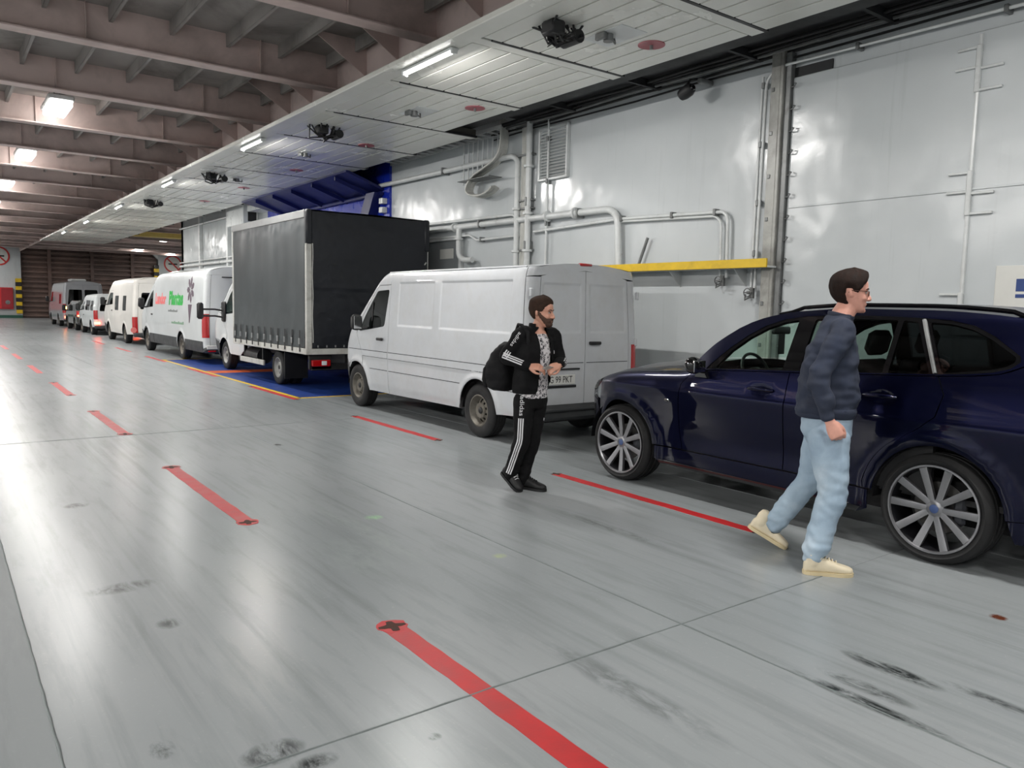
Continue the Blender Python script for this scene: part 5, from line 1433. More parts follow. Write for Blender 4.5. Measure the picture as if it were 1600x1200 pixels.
# yellow ledge
lg = empty('yellow_ledge', (8.3, 7.4, 2.2)); tag(lg, 'white shelf with a bright yellow edge on the wall above the van and the SUV', 'ledge')
at_world(MB().cbox(8.19, 8.22, 5.80, 9.8, 2.225, 2.335, .004).build('yellow_edge', M_YELLOW), lg)
at_world(MB().cbox(8.22, WX, 5.80, 9.8, 2.225, 2.25, .004).build('shelf_plate', M_WHITE), lg)
for y in (6.3, 7.4, 8.5, 9.5): at_world(MB().prism([(8.23, 2.225), (WX, 2.225), (WX, 2.0)], y, y+.012, Matrix(((1, 0, 0, 0), (0, 0, 1, 0), (0, 1, 0, 0), (0, 0, 0, 1)))).build('bracket', M_WHITE), lg)
at_world(MB().cyl((8.42, 8.2, 2.25), (8.42, 8.0, 2.72), .022, n=8).build('strut', M_STEEL, None, True), lg)
# big steel door with its post and hinge line
bd = tag(MB().cbox(WX-.05, WX+.01, -3.0, 5.74, .02, 4.50, .012).build('door_2', M_WALL), 'large flush white steel door in the casing wall', kind='structure')
MB().cbox(WX-.062, WX-.048, -3.0, 5.70, 2.945, 2.965, .004).build('door_seam', M_WALL, bd)
MB().box(WX-.02, WX+.004, 5.25, 5.74, 4.51, 4.62).build('header_gap', M_DARK, bd)
MB().tube([(WX-.06, 3.63, .1), (WX-.06, 3.63, 4.46)], .022, 8).build('hinge_rod', M_WHITE, bd, True)
for (za, zb, grp) in ((4.34, 3.92, 0), (3.12, 2.71, 1), (1.90, 1.50, 2)):
    for (y0, y1, z) in ((3.84, 3.63, za), (3.85, 3.63, za-.19), (3.62, 3.40, za-.21), (3.62, 3.40, zb)):
        MB().cbox(WX-.085, WX-.05, min(y0, y1), max(y0, y1), z-.013, z+.013, .005).build('hinge_bar', M_WHITE, bd)
    MB().cbox(WX-.095, WX-.045, 3.605, 3.655, zb-.02, za+.02, .008).build('hinge_block', M_WHITE, bd)
po = empty('door_post', (8.45, 5.86, 0)); tag(po, 'upright dirty steel post beside the big white door', 'post')
M_POST = mat('streaked_post', srgb(165, 165, 160), .4, var=.2, scale=2, dirt=srgb(60, 56, 50), dirt_amt=.8)
at_world(MB().cbox(8.36, WX-.003, 5.82, 5.86, 0, 4.85, .006).build('flange_plate', M_POST), po)
at_world(MB().cbox(8.36, 8.385, 5.86, 5.99, 0, 4.85, .006).build('web_plate', M_POST), po)
at_world(MB().cbox(8.40, WX-.003, 5.74, 5.82, 0, 4.80, .006).build('seal_strip', M_STEEL), po)
for k in range(14):
    z = 1.0+.26*k
    at_world(MB().tube([(8.41, 5.73, z), (8.39, 5.68, z), (8.395, 5.66, z+.03), (8.41, 5.69, z+.04)], .009, 6).build('hook', M_STEEL, None, True), po)
    if k % 2: at_world(MB().cbox(8.35, 8.37, 5.93, 5.97, z-.02, z+.03, .005).build('lug', M_STEEL), po)
# surveillance camera
cc = empty('security_camera', (8.18, 7.1, 4.62)); tag(cc, 'black surveillance camera hanging at the top of the wall', 'camera')
at_world(MB().lathe([(0, -.11), (.07, -.10), (.085, -.04), (.085, .05), (.06, .10), (0, .105)], 20, T(8.10, 7.10, 4.55) @ rotm('X', 70)).build('camera_head', M_BLACK, None, True), cc)
at_world(MB().lathe([(0, .12), (.04, .12), (.05, .10), (.05, .06)], 16, T(8.10, 7.10, 4.55) @ rotm('X', 70)).build('lens', M_GLOSSBLK, None, True), cc)
at_world(MB().tube([(8.10, 7.1, 4.62), (8.14, 7.08, 4.70), (8.3, 7.05, 4.74), (8.46, 7.05, 4.74)], .02, 8).build('camera_arm', M_BLACK, None, True), cc)
at_world(MB().cbox(8.2, 8.46, 6.95, 7.02, 4.66, 4.72, .01).build('junction_box', M_STEEL), cc)
# grey door in its recess behind the van
gd = tag(MB().box(WX-.03, WX+.01, 13.08, 14.5, 0, 3.0).build('door_3', mat('grey_door_paint', srgb(128, 132, 134), .4)), 'grey door in the casing wall behind the van', kind='structure')
for (y0, y1, z0, z1) in ((13.02, 13.10, 0, 3.06), (14.46, 14.54, 0, 3.06), (13.02, 14.54, 2.98, 3.06)): MB().cbox(WX-.08, WX, y0, y1, z0, z1, .008).build('door_frame', M_WHITE, gd)
MB().cbox(WX-.045, WX-.028, 13.35, 13.85, 2.62, 2.82, .004).build('door_plaque', M_PLATE, gd)
# notice at the right picture edge
ns = tag(MB().cbox(WX-.075, WX-.05, 2.3, 3.32, 1.70, 2.18, .004).build('notice_board', M_PLATE), 'white notice board with blue lettering at the right picture edge', 'sign')
for (z, hgt) in ((1.99, .12), (1.885, .035)):
    MB().cbox(WX-.079, WX-.074, 2.4, 3.13, z-hgt/2, z+hgt/2, .001).build('blue_print', mat('print_blue', srgb(36, 62, 120), .5), ns)
# ventilation boxes and pipes on the far part of the wall
for i, (y0, y1, z0, z1, lb) in enumerate([(25.0, 26.7, 4.10, 4.75, 'white ventilation box with a dark grille high above the truck cab'), (23.2, 24.6, 4.45, 4.9, 'second white ventilation box beside the blue flap')]):
    v_ = tag(MB().cbox(8.0, WX, y0, y1, z0, z1, .02).build('vent_box', M_WHITE), lb, 'vent')
    MB().cbox(8.15, 8.42, y0-.012, y0+.01, z0+.1, z1-.1, .005).build('vent_grille', M_DARK, v_)
for i, (z, r) in enumerate([(4.58, .03), (3.05, .05), (2.86, .03), (3.2, .025)]):
    pipe('water_pipe', [(34.4, z), (24.2, z)], r, ['uppermost far pipe along the wall beyond the truck', 'thick far pipe along the wall beyond the truck', 'lowest thin far pipe beyond the truck', 'thin far pipe over the thick one beyond the truck'][i], x=8.40)
for y in (28.0, 31.5): tag(MB().cbox(8.38, WX, y-.08, y+.08, 0, 4.9, .01).build('wall_rib', M_WHITE), 'upright white rib on the far wall %s' % ('nearest the truck' if y < 30 else 'nearest the casing end'), 'rib')
# added girder, its yellow standing for the light-tinted ceiling beyond the casing end
tag(MB().cbox(8.6, 17.5, 44.6, 45.2, 4.95, 5.3, .02).build('yellow_lit_beam', mat('yellow_light_tone', srgb(222, 196, 110), .5)), 'added girder with the yellow light of the ceiling beyond the casing end put into its colour', 'girder')

# ------------------------------------------------------------ far bulkhead fittings
def no_smoking(x, z, r, label):
    s = empty('no_smoking_sign', (x, 70.98, z)); tag(s, label, 'sign', 'no smoking signs on the far bulkhead')
    Mx = rotm('X', 90)
    MB().lathe([(0, .012), (r, .012), (r, 0)], 40, Mx).build('disc', M_PLATE, s, True)
    MB().lathe([(r, .013), (r, .022), (r*.84, .022), (r*.84, .013)], 40, Mx).build('red_ring', M_SIGNRED, s, True)
    MB().cbox(-r*.5, r*.5, .0, .02, -r*.08, r*.08, .002, T(0, -.02, 0)).build('cigarette', M_INK, s)
    MB().cbox(-r*.88, r*.88, 0, .02, -r*.075, r*.075, .002, T(0, -.03, 0) @ rotm('Y', 45)).build('slash', M_SIGNRED, s)
no_smoking(4.25, 4.7, .72, 'round red no smoking sign at the left picture edge')
no_smoking(16.7, 4.7, .72, 'round red no smoking sign right of the brown ramp')
fc = empty('fire_cabinet', (4.5, 70.9, .7)); tag(fc, 'red fire hose cabinet on the far bulkhead at the left edge', 'cabinet')
at_world(MB().cbox(3.4, 5.06, 70.7, 70.99, .68, 2.32, .02).build('cabinet_body', mat('fire_red', srgb(190, 36, 44), .35)), fc)
at_world(MB().cbox(4.3, 5.02, 70.68, 70.7, .74, 2.26, .008).build('cabinet_door', mat('fire_red_dark', srgb(150, 30, 40), .35)), fc)
at_world(MB().cyl((4.7, 70.67, 1.2), (4.7, 70.69, 1.2), .16, n=16).build('hose_window', M_STEEL, None, True), fc)
for (x, lb) in ((5.45, 'yellow and black bumper strip left of the brown ramp'), (15.35, 'yellow and black bumper strip right of the brown ramp')):
    t_ = empty('bumper_strip', (x, 70.9, .3)); tag(t_, lb, 'bumper', 'bumper strips beside the ramp')
    for k in range(9 if x < 10 else 14):
        at_world(MB().cbox(x-.2, x+.2, 70.75, 70.99, .35+.3*k, .64+.3*k, .015).build('band', M_YELLOW if k % 2 == 0 else M_BLACK), t_)
# ------------------------------------------------------------ people
from mathutils.bvhtree import BVHTree
def vadd(p, *ts):
    q = Vector(p)
    for v, k in ts: q = q+v*k
    return q
def rings(mb, R, n=20, cap=True):
    # R: list of (centre, lateral vector, forward vector[, exponent]); lofted closed tube
    rows = []
    for r in R:
        c, a, b = Vector(r[0]), Vector(r[1]), Vector(r[2]); e = r[3] if len(r) > 3 else 2.0
        row = []
        for k in range(n):
            w = 2*pi*k/n; cs, sn = cos(w), sin(w)
            row.append(c+a*(abs(cs)**(2/e)*(1 if cs >= 0 else -1))+b*(abs(sn)**(2/e)*(1 if sn >= 0 else -1)))
        rows.append(row)
    b0 = len(mb.v); mb.grid(rows, True)
    if cap:
        mb.f.append(tuple(b0+k for k in range(n-1, -1, -1))); mb.f.append(tuple(b0+(len(rows)-1)*n+k for k in range(n)))
    return mb
def chain(mb, pts, rad, n=14, ends=True):
    # smooth tapering tube with rounded ends through the points
    P = [Vector(p) for p in pts]; out = []; rr = []
    for i in range(len(P)-1):
        p0, p1, p2, p3 = P[max(0, i-1)], P[i], P[i+1], P[min(len(P)-1, i+2)]
        for u in (0, .25, .5, .75):
            out.append(.5*((2*p1)+(-p0+p2)*u+(2*p0-5*p1+4*p2-p3)*u*u+(-p0+3*p1-3*p2+p3)*u**3)); rr.append(lerp(rad[i], rad[i+1], u*u*(3-2*u)))
    out.append(P[-1]); rr.append(rad[-1])
    if ends:
        d0 = (out[0]-out[1]).normalized(); d1 = (out[-1]-out[-2]).normalized(); a, b = rr[0], rr[-1]
        out = [out[0]+d0*a*.95, out[0]+d0*a*.75]+out+[out[-1]+d1*b*.75, out[-1]+d1*b*.95]
        rr = [a*.25, a*.68]+rr+[b*.68, b*.25]
    return mb.tube(out, rr, n)
def ball(mb, c, rx, ry=None, rz=None, M=None, n=14):
    ry = ry or rx; rz = rz or rx; rows = []
    for i in range(1, 9):
        a = pi*i/9-pi/2
        rows.append([(rx*cos(a)*cos(2*pi*k/n), ry*cos(a)*sin(2*pi*k/n), rz*sin(a)) for k in range(n)])
    b0 = len(mb.v); m2 = MB().grid(rows, True); m2.f.append(tuple(range(n-1, -1, -1))); m2.f.append(tuple(7*n+k for k in range(n)))
    return mb.add(m2.v, m2.f, T(*c) @ (M or Matrix.Identity(4)))
def fuse(mb, name, voxel, smooth=4, factor=.5, disp=None):
    # melt the overlapping pieces into one continuous surface
    me = mb.mesh(name); o = bpy.data.objects.new(name, me); COL.objects.link(o)
    r = o.modifiers.new('remesh', 'REMESH'); r.mode = 'VOXEL'; r.voxel_size = voxel; r.use_smooth_shade = True
    if smooth:
        s = o.modifiers.new('smooth', 'SMOOTH'); s.iterations = smooth; s.factor = factor
    dg = bpy.context.evaluated_depsgraph_get()
    m2 = bpy.data.meshes.new_from_object(o.evaluated_get(dg)); bpy.data.objects.remove(o)
    if disp:
        nm = [v.normal.copy() for v in m2.vertices]
        for v, n in zip(m2.vertices, nm): v.co = v.co+n*disp(v.co, n)
        m2.update()
    m2.polygons.foreach_set('use_smooth', [True]*len(m2.polygons)); m2.name = name
    return m2
def carve(me, drop):
    bm = bmesh.new(); bm.from_mesh(me)
    bmesh.ops.delete(bm, geom=[f for f in bm.faces if drop(f.calc_center_median())], context='FACES')
    bm.to_mesh(me); bm.free(); me.update(); return me
def thicken(o, t):
    m = o.modifiers.new('thickness', 'SOLIDIFY'); m.thickness = t; m.offset = -1; return o
def put(me, name, m, parent):
    me.materials.clear(); me.materials.append(m); return link_obj(name, me, parent)

# --- head: z runs 0 chin to 1 crown, x forward, y left, unit = head height
_hf = smooth_tab([(-.02, .26), (.0, .33), (.05, .385), (.10, .40), (.15, .385), (.20, .405), (.25, .402), (.30, .40), (.40, .395), (.47, .378), (.52, .375), (.58, .40), (.64, .405), (.72, .395), (.80, .355), (.88, .28), (.94, .19), (.98, .10), (1.0, .03)])
_hb = smooth_tab([(-.02, -.12), (.0, -.10), (.05, -.05), (.10, .02), (.2, .16), (.3, .29), (.4, .37), (.5, .41), (.6, .43), (.7, .43), (.8, .40), (.88, .335), (.94, .24), (.98, .13), (1.0, .04)])
_hw = smooth_tab([(-.02, .08), (.0, .11), (.05, .17), (.10, .205), (.2, .25), (.3, .285), (.4, .31), (.5, .325), (.6, .335), (.7, .335), (.8, .305), (.88, .25), (.94, .175), (.98, .095), (1.0, .03)])
def head_pt(w, t, off=0.0):
    f, b, h = _hf(t), _hb(t), _hw(t)
    cx = (f-b)/2; rx = (f+b)/2
    cs, sn = cos(w), sin(w)
    e = 2.25 if cs > 0 else 2.1
    k = (abs(cs)**e+abs(sn)**e)**(-1/e)
    x = cx+rx*cs*k; y = h*sn*k
    ph = pi/2*max(0.0, min(1.0, (t-.5)/.5))**1.6
    n = Vector((cs*cos(ph), sn*cos(ph), sin(ph)))
    return Vector((x, y, t))+n*off
class Head:
    def __init__(s, chin, h, face, tilt=0.0):
        # chin: world point under the chin level on the ear axis; face: heading of the face
        s.h = h; s.M = T(*chin) @ Matrix.Rotation(math.atan2(face[1], face[0]), 4, 'Z') @ rotm('Y', tilt) @ Matrix.Scale(h, 4)
    def w(s, p): return s.M @ Vector(p)
    def add(s, mb, beard=0.0):
        ts = [.0, .02, .05, .09, .13, .17, .21, .25, .3, .36, .42, .47, .52, .57, .62, .68, .74, .8, .85, .9, .94, .97, .99, 1.0]
        n = 32; rows = [[s.w(head_pt(2*pi*k/n, t)) for k in range(n)] for t in ts]
        b0 = len(mb.v); mb.grid(rows, True); mb.f.append(tuple(b0+k for k in range(n-1, -1, -1))); mb.f.append(tuple(b0+(len(ts)-1)*n+k for k in range(n)))
        # nose, brow ridge, lips, chin, cheek, ears
        m2 = MB()
        chain(m2, [(.385, 0, .53), (.435, 0, .44), (.475, 0, .36), (.46, 0, .325)], [.028, .036, .046, .040], 10)
        for sg in (-1, 1):
            ball(m2, (.425, sg*.045, .335), .035, .03, .026)
            chain(m2, [(.375, sg*.05, .565), (.375, sg*.14, .58), (.315, sg*.21, .565)], [.026, .030, .024], 8)
            ball(m2, (.28, sg*.17, .36), .10, .09, .085)
            ball(m2, (-.02, sg*.325, .455), .075, .022, .105, rotm('Y', -10))
            ball(m2, (-.045, sg*.345, .47), .055, .02, .09, rotm('Y', -10) @ rotm('Z', sg*25))
        ball(m2, (.395, 0, .225), .028, .085, .020); ball(m2, (.390, 0, .190), .026, .075, .022)
        ball(m2, (.36, 0, .06), .06, .075, .06)
        mb.add(m2.v, m2.f, s.M)
        return mb
    def shell(s, name, offf, m, parent, t0=-.05, t1=1.0, nt=44, n=72):
        me = MB(); ids = {}; 
        def vid(i, k):
            k %= n
            if (i, k) not in ids:
                w = 2*pi*k/n; t = lerp(t0, t1, i/nt); o = offf(((w+pi) % (2*pi))-pi, t)
                ids[i, k] = len(me.v); me.v.append(tuple(s.w(head_pt(w, t, max(-.02, o)))))
            return ids[i, k]
        for i in range(nt):
            for k in range(n):
                q = [(i, k), (i, k+1), (i+1, k+1), (i+1, k)]
                os_ = [offf(((2*pi*(b % n)/n+pi) % (2*pi))-pi, lerp(t0, t1, a/nt)) for a, b in q]
                if max(os_) <= 0: continue
                me.f.append(tuple(vid(a, b) for a, b in q))
        cap = len(me.v); me.v.append(tuple(s.w((-.005, 0, 1.004+max(0, offf(0, 1.0))))))
        for k in range(n): me.f.append((vid(nt, k), vid(nt, k+1), cap))
        o = me.build(name, m, parent, True, 80)
        return o
    def eyes(s, parent, brow):
        for sg in (-1, 1):
            m = MB(); ball(m, (.335, sg*.135, .495), .042, .055, .030); me = MB().add(m.v, m.f, s.M)
            e = me.build('eye', mat('eye_white', srgb(190, 180, 172), .3), parent, True, 80)
            m = MB(); ball(m, (.368, sg*.135, .495), .014, .026, .024); MB().add(m.v, m.f, s.M).build('iris', mat('iris_dark', srgb(40, 30, 26), .2), e, True, 80)
            m = MB(); chain(m, [(.405, sg*.05, .575), (.39, sg*.14, .597), (.335, sg*.215, .575)], [.012, .016, .010], 8); MB().add(m.v, m.f, s.M).build('eyebrow', brow, parent, True, 80)
            m = MB(); chain(m, [(.372, sg*.085, .515), (.366, sg*.14, .528), (.335, sg*.19, .512)], [.010, .012, .009], 8); MB().add(m.v, m.f, s.M).build('eyelid', brow, e, True, 80)

def hand(mb, wrist, d, nrm, side, curl=(20, 30, 25), sc=1.0, thumb=35, spread=3.0):
    # d: from wrist towards the fingers, nrm: out of the back of the hand, side: +1 puts the thumb on d x nrm
    d = Vector(d).normalized(); nrm = Vector(nrm); nrm = (nrm-d*nrm.dot(d)).normalized(); t = d.cross(nrm).normalized()*side
    wv = Vector(wrist); L = .092*sc
    rings(mb, [(wv-d*.02*sc, t*.027*sc, nrm*.021*sc), (wv+d*.005*sc, t*.029*sc, nrm*.020*sc), (wv+d*.03*sc, t*.037*sc, nrm*.018*sc, 2.6), (wv+d*.06*sc, t*.042*sc, nrm*.016*sc, 2.8), (wv+d*L, t*.041*sc, nrm*.013*sc, 2.8), (wv+d*(L+.008*sc), t*.034*sc, nrm*.009*sc, 2.6)], 20)
    for i, (o, a, b, c, r) in enumerate([(.0315, .043, .026, .021, .0092), (.0110, .047, .030, .022, .0095), (-.0100, .043, .028, .021, .0090), (-.0300, .033, .021, .018, .0080)]):
        p = wv+d*(L-.008*sc)+t*o*sc; dirn = (Matrix.Rotation(radians(-side*spread*(1.5-i)), 3, nrm) @ d)
        ax = dirn.cross(nrm).normalized(); pts = [p]; ang = 0
        for ln, cu in ((a, curl[0]), (b, curl[1]), (c, curl[2])):
            ang += cu+i*3
            dd = Matrix.Rotation(radians(-ang), 3, ax) @ dirn
            pts.append(pts[-1]+dd*ln*sc)
        chain(mb, pts, [r*sc*1.08, r*sc, r*sc*.92, r*sc*.78], 9)
    b = wv+d*.022*sc+t*.026*sc-nrm*.006*sc
    td = (t*sin(radians(thumb))+d*cos(radians(thumb))-nrm*.35).normalized()
    p1 = b+td*.042*sc; p2 = p1+(td*.6+d*.55-t*.25-nrm*.2).normalized()*.033*sc; p3 = p2+(td*.3+d*.7-t*.5-nrm*.2).normalized()*.026*sc
    chain(mb, [b, p1, p2, p3], [.016*sc, .0125*sc, .0108*sc, .0085*sc], 9)
    return mb
def shoe(parent, heel, toe, up, m_up, m_sole, L=.30, sc=1.0, name='shoe', wide=1.0, stripes=None):
    # heel and toe: ground points of the sole
    f = (Vector(toe)-Vector(heel)).normalized(); u = Vector(up); u = (u-f*u.dot(f)).normalized(); l = u.cross(f).normalized()
    M = Matrix(((f.x, l.x, u.x, heel[0]), (f.y, l.y, u.y, heel[1]), (f.z, l.z, u.z, heel[2]), (0, 0, 0, 1)))
    prof = [(.0, .020, .065), (.012, .031, .085), (.05, .037, .098), (.09, .039, .102), (.13, .040, .094), (.17, .044, .079), (.21, .048, .064), (.25, .046, .053), (.28, .036, .044), (.297, .020, .035)]
    mb = MB()
    R = [(Vector((x*L/.30, 0, .022+h*.5-.01)), Vector((0, w*wide, 0)), Vector((0, 0, h*.5)), 2.6) for x, w, h in prof]
    rings(mb, R, 20)
    chain(mb, [(.055, 0, .07), (.05, 0, .135)], [.046, .045], 16)
    me = fuse(mb, name, .006, 3)
    me.transform(M); o = put(me, name, m_up, parent)
    out = []
    for x, w, h in prof: out.append((x*L/.30, w*wide+.005))
    poly = [(-.006, .012)]+out+[(.304*L/.30, .010)]; poly = poly+[(x, -y) for x, y in poly[::-1]]
    MB().prism(poly, 0, .023, M).build('sole', m_sole, o, True, 40)
    lm = MB()
    for k in range(4):
        x = (.125+.022*k)*L/.30; zz = interp([(a, .022+b-.006) for a, w_, b in prof], .125+.022*k)
        lm.tube([(x, -.026*wide, zz-.012), (x+.004, 0, zz+.006), (x, .026*wide, zz-.012)], .004, 6)
    lm.tube([(.12, 0, .118), (.10, .03, .13), (.085, .045, .11)], .0035, 6); lm.tube([(.12, 0, .118), (.105, -.03, .128), (.09, -.045, .108)], .0035, 6)
    MB().add(lm.v, lm.f, M).build('laces', stripes or m_up, o, True, 60)
    return o, M
def fold(p, n, k=1.0, s=9.0):
    a = noise.noise(Vector((p.x*s*.8, p.y*s*.8, p.z*s*1.7))); b = noise.noise(Vector((p.x*s*2+5, p.y*s*2, p.z*s*3.4)))
    return k*(.007*a+.0035*b)
def bvh_of(o):
    me = o.data; return BVHTree.FromPolygons([v.co.copy() for v in me.vertices], [tuple(p.vertices) for p in me.polygons])
def ribbon(name, o_cloth, bvh, axis, outd, width, shift, m, parent, lift=.003, n=28):
    # strip laid on the cloth: axis points are rays' targets, outd where the ray comes from
    A = [Vector(p) for p in axis]; rows = []
    L = [0]
    for i in range(1, len(A)): L.append(L[-1]+(A[i]-A[i-1]).length)
    for k in range(n+1):
        s = L[-1]*k/n
        i = max(j for j in range(len(A)) if L[j] <= s+1e-9); i = min(i, len(A)-2)
        u = (s-L[i])/(L[i+1]-L[i]); c = A[i].lerp(A[i+1], u); d = (A[i+1]-A[i]).normalized()
        o_ = Vector(outd); o_ = (o_-d*o_.dot(d)).normalized(); q = d.cross(o_).normalized(); row = []
        for e in (-.5, 0, .5):
            src = c+o_*.3+q*(shift+e*width); hit = bvh.ray_cast(src, -o_)
            p = hit[0] if hit[0] is not None else c+o_*.08+q*(shift+e*width)
            nn = hit[1] if hit[1] is not None else o_
            row.append(p+o_*lift)
        rows.append(row)
    return MB().grid(rows).build(name, m, parent, True, 80)
def cloth_text(txt, size, m, name, parent, bvh, c, along, outd, lift=.003, xs=1.0):
    o = text_mesh(txt, size, m, name, parent, Matrix.Identity(4), 0, 'CENTER', xs)
    d = Vector(along).normalized(); o_ = Vector(outd); o_ = (o_-d*o_.dot(d)).normalized(); q = o_.cross(d).normalized()
    for v in o.data.vertices:
        src = Vector(c)+o_*.3+d*v.co.x+q*v.co.y; h = bvh.ray_cast(src, -o_)
        v.co = (h[0] if h[0] is not None else Vector(c)+d*v.co.x+q*v.co.y)+o_*lift
    return o

def skin(name, base, warm):
    t = NT(name); v = t.pos(); n = t.noise(v, 26, 4); t.link(t.ramp(n, [(.35, base), (.7, warm)]), t.b.inputs['Base Color'])
    t.b.inputs['Roughness'].default_value = .5; t.b.inputs['Subsurface Weight'].default_value = .0
    MATS[name] = t.m; return t.m
M_SKIN1 = skin('skin_tone', srgb(188, 138, 118), srgb(200, 148, 126))
M_SKIN2 = skin('skin_tone_fair', srgb(200, 146, 130), srgb(212, 156, 138))
M_HAIR1 = mat('short_brown_hair', srgb(52, 38, 31), .85, var=.35, scale=40, bump=.5, bscale=160, spec=.15)
M_HAIR2 = mat('dark_brown_hair', srgb(34, 23, 19), .8, var=.4, scale=30, bump=.6, bscale=120, spec=.2)
M_BEARD = mat('brown_beard', srgb(70, 48, 37), .85, var=.3, scale=50, bump=.5, bscale=200)
M_SWEAT = mat('navy_sweater', srgb(38, 45, 62), .9, var=.12, scale=8, bump=.25, bscale=250)
def denim():
    t = NT('light_denim'); v = t.pos(); n = t.noise(v, 3.2, 5, .6); f = t.noise(v, 220, 2)
    c = t.ramp(n, [(.3, srgb(136, 156, 174)), (.55, srgb(162, 180, 194)), (.75, srgb(190, 202, 211))])
    t.link(t.mix(t.math('MULTIPLY', f, .25), c, srgb(110, 136, 164)), t.b.inputs['Base Color']); t.b.inputs['Roughness'].default_value = .85
    t.bump(f, .2, .002); MATS['light_denim'] = t.m; return t.m
M_DENIM = denim()
M_CREAMSHOE = mat('cream_shoe_leather', srgb(216, 204, 178), .6, var=.06, scale=14)
M_GUM = mat('tan_sole', srgb(202, 186, 150), .6, var=.08, scale=14)
M_TRACK = mat('black_tracksuit', srgb(9, 9, 11), .9, var=.15, scale=10, bump=.1, bscale=200, spec=.25)
M_STRIPE = mat('white_stripe', srgb(205, 205, 208), .6, var=.04)
def pattern():
    t = NT('patterned_shirt'); v = t.pos(); vo = t.node('ShaderNodeTexVoronoi'); vo.inputs['Scale'].default_value = 34.0; t.link(v, vo.inputs['Vector'])
    n = t.noise(v, 60, 3, .6, 1.5)
    a = t.ramp(vo.outputs['Distance'], [(.46, (0, 0, 0)), (.54, (1, 1, 1))]); b = t.ramp(n, [(.44, (0, 0, 0)), (.50, (1, 1, 1))])
    k = t.math('MULTIPLY', t.math('SUBTRACT', 1.0, a), b)
    t.link(t.mix(k, srgb(206, 202, 204), srgb(46, 46, 52)), t.b.inputs['Base Color']); t.b.inputs['Roughness'].default_value = .8
    MATS['patterned_shirt'] = t.m; return t.m
M_SHIRT = pattern()
M_BLKSHOE = mat('black_sneaker', srgb(12, 12, 14), .6, var=.15, scale=14)

def torso(mb, R, f, l, n=28):
    return rings(mb, [(r[0], l*r[1], f*r[2], r[3] if len(r) > 3 else 2.0) for r in R], n)

